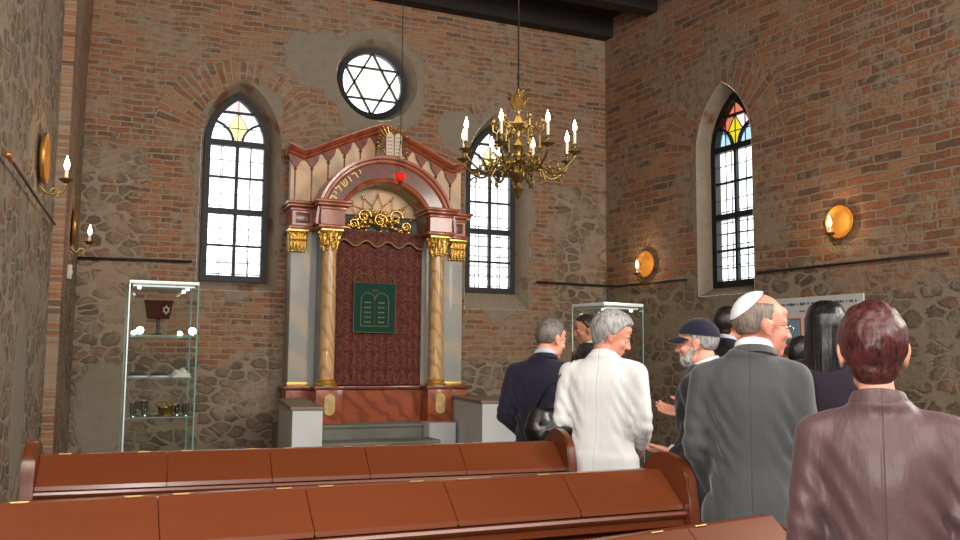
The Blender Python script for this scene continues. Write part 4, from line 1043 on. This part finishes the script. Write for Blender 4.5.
def person(label, px, t, ht, cam_off, headrel=0, pitch=0, roll=0, skin=None, hair=('short', None), sh=1.0, female=False, jacket=None, trousers=None, hem=.80,
           arms=None, headoff=(0, 0, 0), hs=1.0, bulk=1.0, collar='suit', shirt=None, lean=0.0, vox=.0075, fingers=.35, wr=.006, handdir=None, skirt=None, name='person'):
    """px: heading of the sight line in degrees, t: distance along it; cam_off: how far the body is turned right from facing straight away"""
    hx, hy = t*S(R(px)), t*Co(R(px)); k = ht/1.75*1.0175; head_ = R(px+cam_off)
    root = thing(name, label, 'person', (hx, hy, 0), -head_); root.scale = (k, k, k)
    sx = .17*sh
    if arms is None: arms = dict(R=((sx+.055, -.03, 1.14), (sx+.04, .07, .90)), L=((-sx-.055, -.03, 1.14), (-sx-.04, .07, .90)))
    Ls = Matrix.Translation((0, 0, 1.0)) @ Matrix.Rotation(-R(lean), 4, 'X') @ Matrix.Translation((0, 0, -1.0))
    hc = Ls @ Vector((headoff[0], .03+headoff[1], 1.605+headoff[2]))
    MH = Matrix.Translation(hc) @ Matrix.Rotation(-R(headrel), 4, 'Z') @ Matrix.Rotation(-R(pitch), 4, 'X') @ Matrix.Rotation(R(roll), 4, 'Y') @ Matrix.Scale(hs, 4)
    # --- body: one continuous surface
    bm = NB(); head_parts(bm, MH, female)
    nb = MH @ Vector((0, -.03, -.07)); n0 = Ls @ Vector((0, -.015, 1.46))
    caps(bm, nb, n0, .054 if not female else .046, .056 if not female else .048, 16)
    ring_loft(bm, [[Ls @ Vector(p) for p in superring(0, 0, z, rx*sh, ry)] for z, rx, ry in ((.88, .15, .095), (.96, .155, .10), (1.08, .125, .085), (1.22, .145, .098), (1.34, .155, .10), (1.42, .14, .08), (1.47, .07, .06))])
    for s in (1, -1):
        A_ = arms['R' if s > 0 else 'L']; shp = Ls @ Vector((s*sx, -.005, 1.40)); el_ = Vector(A_[0]); wr_ = Vector(A_[1])
        caps(bm, Ls @ Vector((s*.08, 0, 1.40)), shp, .06, .052, 12); caps(bm, shp, el_, .048, .037, 14); caps(bm, el_, wr_, .038, .025, 14)
        d = (wr_-el_).normalized() if not handdir else Vector(handdir['R' if s > 0 else 'L'][0])
        pn = Vector((-s, .2, 0)) if not handdir else Vector(handdir['R' if s > 0 else 'L'][1])
        hand(bm, wr_, d, pn, s, fingers, .92 if female else 1.0)
        caps(bm, (s*.085, 0, .90), (s*.095, .01, .48), .085, .052, 16); caps(bm, (s*.095, .01, .48), (s*.10, -.01, .09), .052, .036, 14)
        caps(bm, (s*.10, -.02, .05), (s*.115, .13, .035), .036, .028, 12)
    body = mesh_obj('body', bm, skin, root); remesh(body, vox, 2, .5, mat=skin)
    # eyes, brows
    for s in (-1, 1):
        bm = NB(); ell(bm, (s*.031, .0795, .003), (.011, .0078, .0068), None, 14, 8, M=MH); e = mesh_obj('eye', bm, mat('eye_white', (216, 208, 200), .2), root, smooth=True)
        bm = NB(); ell(bm, (s*.031, .0862, .003), (.0055, .002, .0055), None, 12, 6, M=MH); mesh_obj('iris', bm, mat('iris_dark', (46, 34, 28), .2), e, smooth=True)
        bm = NB(); tube(bm, [MH @ Vector(p) for p in ((s*.014, .090, .024), (s*.030, .089, .030), (s*.047, .077, .024))], [.003, .0042, .002], 6); mesh_obj('eyebrow', bm, hair[1], root, smooth=True)
    bm = NB(); ell(bm, (0, .0935, -.066), (.021, .005, .0062), None, 14, 8, M=MH); mesh_obj('lips', bm, mat('lips', (168, 92, 82), .45), root, smooth=True)
    # --- jacket
    if hair[0] != 'long': hairshell(root, MH, hair[0], hair[1])
    B = bulk
    bm = NB()
    w_ = (.96 if not female else .90)
    prof = [(hem, .200, .135), (hem+.10, .198, .135), (.98, .190, .128), (1.08, .172, .118), (1.18, .182, .122), (1.29, .205, .128), (1.36, .212, .122), (1.405, .200, .105), (1.44, .165, .088), (1.468, .115, .084)]
    if female: prof = [(hem, .205, .145), (hem+.10, .20, .14), (.98, .185, .128), (1.08, .160, .112), (1.18, .168, .118), (1.29, .188, .125), (1.36, .198, .118), (1.405, .188, .10), (1.44, .155, .085), (1.468, .105, .08)]
    ring_loft(bm, [[Ls @ Vector(p) for p in superring(0, .0, z, rx*sh*B*.90, ry*B)] for z, rx, ry in prof] + [[Ls @ Vector(p) for p in superring(0, -.012, z, rx, ry)] for z, rx, ry in ((1.488, .080, .082), (1.505, .068, .068))])
    for s in (1, -1):
        A_ = arms['R' if s > 0 else 'L']; shp = Ls @ Vector((s*sx*1.0, -.005, 1.392)); el_ = Vector(A_[0]); wr_ = Vector(A_[1])
        caps(bm, shp, el_, .066*B, .051*B, 18); caps(bm, el_, el_+(wr_-el_)*.93, .053*B, .038*B, 18)
        caps(bm, Ls @ Vector((s*.10, -.005, 1.415)), shp, .060, .066*B, 14)
    jm = jacket
    jk = mesh_obj('jacket', bm, jm, root); remesh(jk, .011, 7, .6, mat=jm)
    els = [Vector(arms[q][0]) for q in ('R', 'L')]
    def wrk(co):
        n1 = npnoise(co, (5, 5, 2.2), 3+px); n2 = npnoise(co, (14, 14, 7), 9+px)
        de = np.min([np.linalg.norm(co-np.array(e), axis=1) for e in els], axis=0); g = np.exp(-(de/.10)**2)
        under = np.exp(-((np.abs(co[:, 0])-sx*.85)/.06)**2-((co[:, 2]-1.18)/.15)**2)
        return wr*1.3*n1+wr*.6*n2+g*.004*np.sin(co[:, 2]*95+co[:, 0]*30+3*n1)+under*.008*np.sin(co[:, 2]*60+co[:, 0]*90+4*n1)
    displace(jk, wrk)
    for s in (1, -1):     # cuff openings
        A_ = arms['R' if s > 0 else 'L']; el_ = Vector(A_[0]); wr_ = Vector(A_[1]); d = (wr_-el_).normalized()
        if shirt is not None:
            bm = NB(); tube(bm, [el_+(wr_-el_)*.9, el_+(wr_-el_)*1.0], [.036, .033], 14); mesh_obj('shirt_cuff', bm, shirt, root, smooth=40)
    # collars
    def coll(nm, m, z0, z1, r0, r1, th, tilt):
        bm = NB(); rings = []
        for rr_, zz in ((r0, z0), ((r0+r1)/2+.003, (z0+z1)/2), (r1, z1), (r1-th, z1+.001), (r0-th, z0)):
            rings.append([Ls @ Vector(p) for p in superring(headoff[0]*.35, -.012, zz, rr_, rr_*.92, 30, 2.1, tilt)])
        ring_loft(bm, rings+[rings[0]], cap0=False, cap1=False); o = mesh_obj(nm, bm, m, root, smooth=60); return o
    if collar in ('suit', 'stand'):
        coll('jacket_collar', jm, 1.476, 1.502 if collar == 'suit' else 1.512, .086 if not female else .078, .074 if not female else .068, .010, .018)
        if shirt is not None: coll('shirt_collar', shirt, 1.485, 1.522, .072, .065, .004, .022)
    # --- trousers or skirt, shoes
    if skirt:
        bm = NB(); ring_loft(bm, [superring(0, 0, z, rx, ry) for z, rx, ry in ((.40, .24, .20), (.6, .215, .175), (.85, .185, .13), (.98, .15, .105))]); o = mesh_obj('skirt', bm, skirt, root, smooth=60)
    else:
        bm = NB(); ell(bm, (0, 0, .93), (.165*sh, .115, .12))
        for s in (1, -1): caps(bm, (s*.088, 0, .90), (s*.10, .005, .48), .100, .078, 18); caps(bm, (s*.10, .005, .48), (s*.105, -.01, .12), .078, .066, 16)
        o = mesh_obj('trousers', bm, trousers, root); remesh(o, .014, 5, .6, mat=trousers)
    for s in (1, -1):
        bm = NB(); ring_loft(bm, [superring(s*.108, .035, z, rx, ry, 24, 2.6) for z, rx, ry in ((0, .046, .135), (.03, .048, .138), (.055, .044, .125), (.08, .036, .075), (.10, .036, .05))]); mesh_obj('shoe', bm, mat('shoe_black', (24, 22, 22), .3), root, smooth=40)
    return root, MH, Ls
sk_fair = skinmat('skin_fair', (222, 172, 150)); sk_ruddy = skinmat('skin_ruddy', (204, 154, 134)); sk_tan = skinmat('skin_tan', (196, 138, 108))
h_grey = hairmat('hair_grey_brown', (70, 64, 60), (128, 120, 112)); h_silver = hairmat('hair_silver', (104, 102, 104), (186, 184, 184))
h_dark = hairmat('hair_dark', (16, 12, 12), (44, 34, 30), .35); h_black = hairmat('hair_black', (8, 8, 10), (34, 34, 38), .28, sc=60, streak=(1, 1, .05))
h_red = hairmat('hair_auburn', (26, 10, 11), (96, 46, 44), .34, sc=80, streak=(1, 1, .3)); h_greyb = hairmat('hair_greying', (84, 74, 66), (140, 126, 112))
c_navy = cloth('suit_navy', (28, 26, 42), (38, 36, 54), seam=.4); c_white = cloth('jacket_white', (222, 224, 224), (236, 238, 238), rough=.7, fold=.35, seam=.3)
c_char = cloth('coat_charcoal', (34, 36, 38), (46, 48, 50)); c_grey = cloth('suit_grey', (60, 62, 64), (76, 78, 80), rough=.7, fold=.35, seam=.5, sheen=.3)
c_plum = cloth('top_plum', (34, 26, 38), (46, 36, 50)); c_black = cloth('suit_black', (18, 18, 22), (28, 28, 32)); c_shirt = cloth('shirt_white', (222, 222, 226), (234, 234, 238), fold=.1)
c_blue = cloth('shirt_blue', (170, 180, 200), (190, 198, 214), fold=.1); c_trou = cloth('trousers_dark', (28, 28, 32), (38, 38, 42))
c_satin = cloth('jacket_satin', (74, 54, 57), (94, 69, 71), rough=.5, fold=.3, seam=.5, sheen=.1, spec=.45, sc=300)
t = NT('skirt_print'); v = t.n('TexVoronoi'); v.inputs['Scale'].default_value = 16; t.put(v.inputs['Vector'], t.obj())
m_skirt = t.bsdf(t.ramp(t.sep(v.outputs['Color'])[0], [(0, srgb(190, 60, 110)), (.35, srgb(226, 200, 214)), (.6, srgb(150, 90, 140)), (1, srgb(232, 226, 228))], 'CONSTANT'), .8)
HD = lambda x: 23.863+math.degrees(math.atan((x-480)/887.6))

# man in the dark navy suit, back turned, head to the right
person('man in dark navy suit seen from behind, grey-brown hair, facing the far wall', HD(543), 5.6, 1.73, 8, headrel=42, pitch=12, headoff=(.045, .03, -.005), skin=sk_fair, hair=('short', h_grey),
       sh=1.0, jacket=c_navy, trousers=c_navy, shirt=c_blue, arms=dict(R=((.23, -.02, 1.14), (.14, .20, 1.02)), L=((-.235, -.04, 1.13), (-.15, .17, 1.0))))
# white-haired woman in the white jacket
wl_, MHw, Lsw = person('grey-haired woman in bright white jacket, head bowed to the right', HD(602), 4.9, 1.745, 20, headrel=68, pitch=22, headoff=(.02, .05, -.005), skin=sk_ruddy, hair=('full', h_silver), female=True,
       sh=1.08, bulk=1.0, jacket=c_white, hem=.86, skirt=m_skirt, collar='suit', arms=dict(R=((.215, .02, 1.12), (.15, .22, 1.00)), L=((-.225, -.03, 1.13), (-.15, .18, 1.02))), lean=3)
# man with the baseball cap and grey beard
cm, MHc, Lsc = person('bearded man in navy baseball cap and dark coat, gesturing with open hands', HD(705), 4.35, 1.68, -72, headrel=-8, hs=.93, pitch=4, skin=sk_fair, hair=('short', h_silver), jacket=c_char, trousers=c_trou, shirt=c_shirt,
       vox=.0055, fingers=.22, arms=dict(R=((.20, -.08, 1.16), (.10, .12, 1.26)), L=((-.22, -.08, 1.12), (-.10, .13, 1.09))),
       handdir=dict(R=((-.15, 1, .12), (-.5, 0, .85)), L=((.45, .85, -.15), (.2, .1, 1))), lean=1)
# tall man in the grey suit with the skullcap
km, MHk, Lsk = person('man in grey suit and white kippah with glasses, looking right', HD(749), 3.55, 1.755, 2, headrel=66, pitch=4, skin=sk_ruddy, hair=('thin', h_greyb), jacket=c_grey, trousers=c_grey, shirt=c_shirt,
       sh=.92, headoff=(.045, .02, -.018), hem=.74, arms=dict(R=((.20, -.01, 1.13), (.14, .19, 1.02)), L=((-.20, -.03, 1.14), (-.15, .15, .96))))
# woman with long black hair
bw, MHb, Lsb = person('woman with long straight black hair and plum top, back turned', HD(826), 4.4, 1.75, 4, headrel=-4, skin=sk_fair, hair=('long', h_black), female=True, sh=1.0, jacket=c_plum, trousers=c_trou, collar='none',
       arms=dict(R=((.25, 0, 1.14), (.14, .20, 1.08)), L=((-.25, 0, 1.14), (-.14, .20, 1.08))))
bm = NB(); ring_loft(bm, [[MHb @ Vector(p) for p in superring(0, yc, z, rx, ry, 40, 2.2)] for z, rx, ry, yc in ((.134, .012, .014, -.015), (.128, .045, .05, -.015), (.105, .072, .085, -.016), (.065, .086, .102, -.02), (.02, .091, .104, -.026), (-.03, .093, .098, -.034), (-.08, .095, .086, -.045), (-.13, .099, .072, -.056), (-.18, .104, .058, -.066), (-.23, .106, .046, -.074), (-.27, .098, .036, -.078), (-.30, .07, .022, -.08))])
o = mesh_obj('long_hair', bm, h_black, bw); remesh(o, .008, 3, mat=h_black)
displace(o, lambda co: .0045*np.sin(np.arctan2(co[:, 1], co[:, 0])*38+3*npnoise(co, (6, 6, 2)))*np.clip(1.8-co[:, 2]+.05, .2, 1)+.004*npnoise(co, (30, 30, 3)))
# woman in the foreground
person('woman with short auburn hair in satin mauve-brown jacket, nearest the camera', HD(878), 2.5, 1.60, 0, headrel=-3, hs=1.05, headoff=(-.015, 0, .022), skin=sk_fair, hair=('layered', h_red), female=True, sh=.97, bulk=1.0, jacket=c_satin,
       trousers=c_trou, collar='stand', hem=.72, arms=dict(R=((.212, -.02, 1.13), (.19, .07, .93)), L=((-.208, -.02, 1.13), (-.185, .07, .93))), wr=.006)
# people farther back
person('man with dark hair and black suit standing by the far right wall', HD(728), 6.8, 1.87, 35, headrel=25, skin=sk_tan, hair=('dark', h_dark), jacket=c_black, trousers=c_trou, shirt=c_blue, sh=1.0)
person('dark-haired person glimpsed through the right display case, face turned left', HD(589), 8.3, 1.88, -110, headrel=0, pitch=8, skin=sk_tan, hair=('dark', h_dark), jacket=c_black, trousers=c_trou, shirt=c_shirt, sh=.95)
person('dark-haired person in navy half hidden between grey suit and black hair', HD(801), 6.0, 1.63, 25, headrel=20, skin=sk_tan, hair=('dark', h_dark), jacket=c_navy, trousers=c_trou, shirt=c_shirt, sh=.95)
# --- headwear, beard, glasses
def shell(bm, M, c, rad, dirv, ang, th=.004, nr=14, ns=36):
    dirv = Vector(dirv).normalized(); u, v = frame_dirs(dirv); rings = []
    def pt(a, b, ex): w_ = dirv*Co(a)+(u*Co(b)+v*S(b))*S(a); return M @ Vector((c[0]+w_.x*(rad[0]+ex), c[1]+w_.y*(rad[1]+ex), c[2]+w_.z*(rad[2]+ex)))
    for j in range(nr+1): rings.append([pt(max(.01, ang*j/nr), 2*PI*i/ns, th) for i in range(ns)])
    for j in range(nr, -1, -1): rings.append([pt(max(.01, ang*j/nr), 2*PI*i/ns, 0) for i in range(ns)])
    ring_loft(bm, rings)
bm = NB(); shell(bm, MHk, (0, -.012, .030), (.081, .104, .1), (0, -.74, .68), R(50), .004); o = mesh_obj('kippah', bm, cloth('kippah_satin', (214, 220, 226), (228, 232, 236), rough=.5, fold=.05), km, smooth=60)
bm = NB()
for s in (-1, 1):
    tube(bm, [MHk @ Vector((s*.033+.021*Co(a), .1, -.004+.015*S(a))) for a in [2*PI*i/20 for i in range(20)]], .0012, 6, closed=True)
    tube(bm, [MHk @ Vector(p) for p in ((s*.054, .098, .002), (s*.068, .08, .004), (s*.082, .0, .008), (s*.084, -.012, -.004))], .0016, 6)
tube(bm, [MHk @ Vector(p) for p in ((-.012, .1, .0), (0, .104, .004), (.012, .1, .0))], .0014, 6)
mesh_obj('eyeglasses', bm, mat('wire_gold', (214, 190, 150), .25, metal=.9), km, smooth=True)
m_cap = cloth('cap_navy', (20, 21, 38), (30, 31, 52), fold=.1)
bm = NB(); shell(bm, MHc, (0, -.012, .028), (.0865, .108, .1005), (0, -.16, .98), R(82), .004)
cap = mesh_obj('cap_crown', bm, m_cap, cm, smooth=60)
bm = NB(); rings = []
for j in range(13):
    q = j/12*2-1; x_ = .074*q; yb = .085*math.sqrt(max(0, 1-q*q*.8))+.01; yf = yb+.068*math.sqrt(max(.02, 1-q*q)); zz = .044-.022*q*q
    rings.append([MHc @ Vector(p) for p in ((x_, yb-.02, zz), (x_, (yb+yf)/2, zz-.004), (x_, yf, zz-.016), (x_, yf, zz-.020), (x_, (yb+yf)/2, zz-.008), (x_, yb-.02, zz-.005))])
ring_loft(bm, rings); mesh_obj('cap_brim', bm, m_cap, cap, smooth=50)
bm = NB(); ell(bm, (0, .052, -.088), (.050, .046, .040), None, 24, 14, M=MHc); ell(bm, (0, .078, -.054), (.034, .02, .010), None, 16, 8, M=MHc)
for s in (-1, 1): caps(bm, MHc @ Vector((s*.062, .012, -.03)), MHc @ Vector((s*.042, .045, -.082)), .014, .022, 12)
o = mesh_obj('beard', bm, h_silver, cm); remesh(o, .005, 2, mat=hairmat('beard_grey', (150, 146, 140), (206, 202, 196), .7, sc=120))
displace(o, lambda co: .003*npnoise(co, (60, 60, 40)))
# handbag on the white-jacketed woman's left side
hb = thing('handbag', 'black leather shoulder bag hanging at the white-jacketed woman\'s left side', 'bag', (4.98*S(R(HD(551))), 4.98*Co(R(HD(551))), 1.02), R(-30))
bm = NB(); rr = random.Random(4)
ring_loft(bm, [superring(0, 0, z, rx, ry, 32, 2.6) for z, rx, ry in ((0, .10, .05), (.02, .135, .065), (.08, .150, .07), (.14, .135, .055), (.18, .11, .035), (.20, .10, .02))])
m_bag = mat('bag_leather', (20, 19, 20), .3, nz=.3, nscale=14, bstr=.4, coat=.2)
o = mesh_obj('bag_body', bm, m_bag, hb); remesh(o, .006, 2, mat=m_bag); displace(o, lambda co: .006*npnoise(co, (16, 16, 12)))
bm = NB(); ring_loft(bm, [superring(0, -.045, z, rx, .018, 24, 2.6) for z, rx in ((.035, .05), (.05, .07), (.11, .075), (.125, .06))]); mesh_obj('front_pocket', bm, m_bag, hb, smooth=50)
lb = hb.matrix_basis.inverted() if False else (Matrix.Translation(hb.location) @ Matrix.Rotation(R(-30), 4, 'Z')).inverted()
shw = (Matrix.Translation(wl_.location) @ Matrix.Rotation(wl_.rotation_euler.z, 4, 'Z') @ Matrix.Scale(wl_.scale.x, 4)) @ (Lsw @ Vector((-.165, .0, 1.492)))
q = lb @ shw; bm = NB()
for e, off in ((-.09, -.012), (.09, .012)):
    tube(bm, [(e, 0, .17), (e*.7+q.x*.25, q.y*.3-.02, .17+(q.z-.17)*.4), (q.x*.9+off, q.y*.9-.045, .17+(q.z-.17)*.8), (q.x+off, q.y-.03, q.z-.02), (q.x+off, q.y+.02, q.z+.012), (q.x+off, q.y+.07, q.z-.03)], .006, 8)
mesh_obj('strap', bm, m_bag, hb, smooth=True)
bm = NB()
for e in (-.09, .09): tube(bm, [(e+.012*Co(a), 0, .175+.012*S(a)) for a in [2*PI*i/12 for i in range(12)]], .003, 6, closed=True)
mesh_obj('buckle', bm, m_silver, hb, smooth=True)

# ================================================================ CAMERA, LIGHT, VIEW
fwd = Vector((S(R(23.863))*Co(R(5.66)), Co(R(23.863))*Co(R(5.66)), S(R(5.66))))
rt = Vector((Co(R(23.863)), -S(R(23.863)), 0)); up = rt.cross(fwd); ro = R(.4555)
r2 = rt*Co(ro)+up*S(ro); u2 = up*Co(ro)-rt*S(ro)
cam = bpy.data.cameras.new('camera'); co = bpy.data.objects.new('camera', cam); col.objects.link(co)
co.matrix_world = Matrix(((r2.x, u2.x, -fwd.x, 0), (r2.y, u2.y, -fwd.y, 0), (r2.z, u2.z, -fwd.z, 1.49), (0, 0, 0, 1)))
cam.sensor_width = 36; cam.lens = 887.6*36/960; cam.clip_start = .05
scene.camera = co
def light(name, kind, loc, energy, color=(1, 1, 1), size=.1, rot=None, sizey=None):
    l = bpy.data.lights.new(name, kind); l.energy = energy; l.color = color
    if kind == 'AREA':
        l.size = size
        if sizey: l.shape = 'RECTANGLE'; l.size_y = sizey
    elif kind in ('POINT', 'SPOT'): l.shadow_soft_size = size
    o = bpy.data.objects.new(name, l); col.objects.link(o); o.location = loc
    if rot is not None: o.rotation_euler = rot
    return o
# the photographer's flash, just beside the lens
fl = light('camera_flash', 'SPOT', (-.11, -.02, 1.58), 230, (1.0, .97, .93), .02)
fl.data.spot_size = R(100); fl.data.spot_blend = .6
fl.rotation_euler = Vector((S(R(24)), Co(R(24)), .06)).to_track_quat('-Z', 'Y').to_euler()
# added fill lamps raising the ambient light, no windows modelled there
light('fill_rear', 'AREA', (3.2, -3.0, 5.0), 500, (1.0, .94, .86), 5.0, (R(75), 0, 0), 2.0)
light('fill_side', 'AREA', (7.1, 1.5, 3.9), 370, (1.0, .94, .86), 1.2, (R(86), 0, R(70)), 2.4)
light('fill_side', 'AREA', (-.6, 1.0, 4.4), 230, (1.0, .94, .86), 1.2, (R(86), 0, R(-50)), 2.0)
w = bpy.data.worlds.new('sky'); scene.world = w; w.use_nodes = True
bg = w.node_tree.nodes['Background']; bg.inputs[0].default_value = (.93, .97, 1.0, 1); bg.inputs[1].default_value = 3.2
scene.view_settings.view_transform = 'Standard'; scene.view_settings.look = 'None'; scene.view_settings.gamma = 1; scene.view_settings.exposure = 0
scene.view_settings.use_curve_mapping = False
for q in SCL: light('sconce_light', 'POINT', q, 7.0, (1.0, .66, .34), .03)
light('chandelier_light', 'POINT', (3.05, 6.17, 3.42), 9, (1.0, .74, .45), .25)
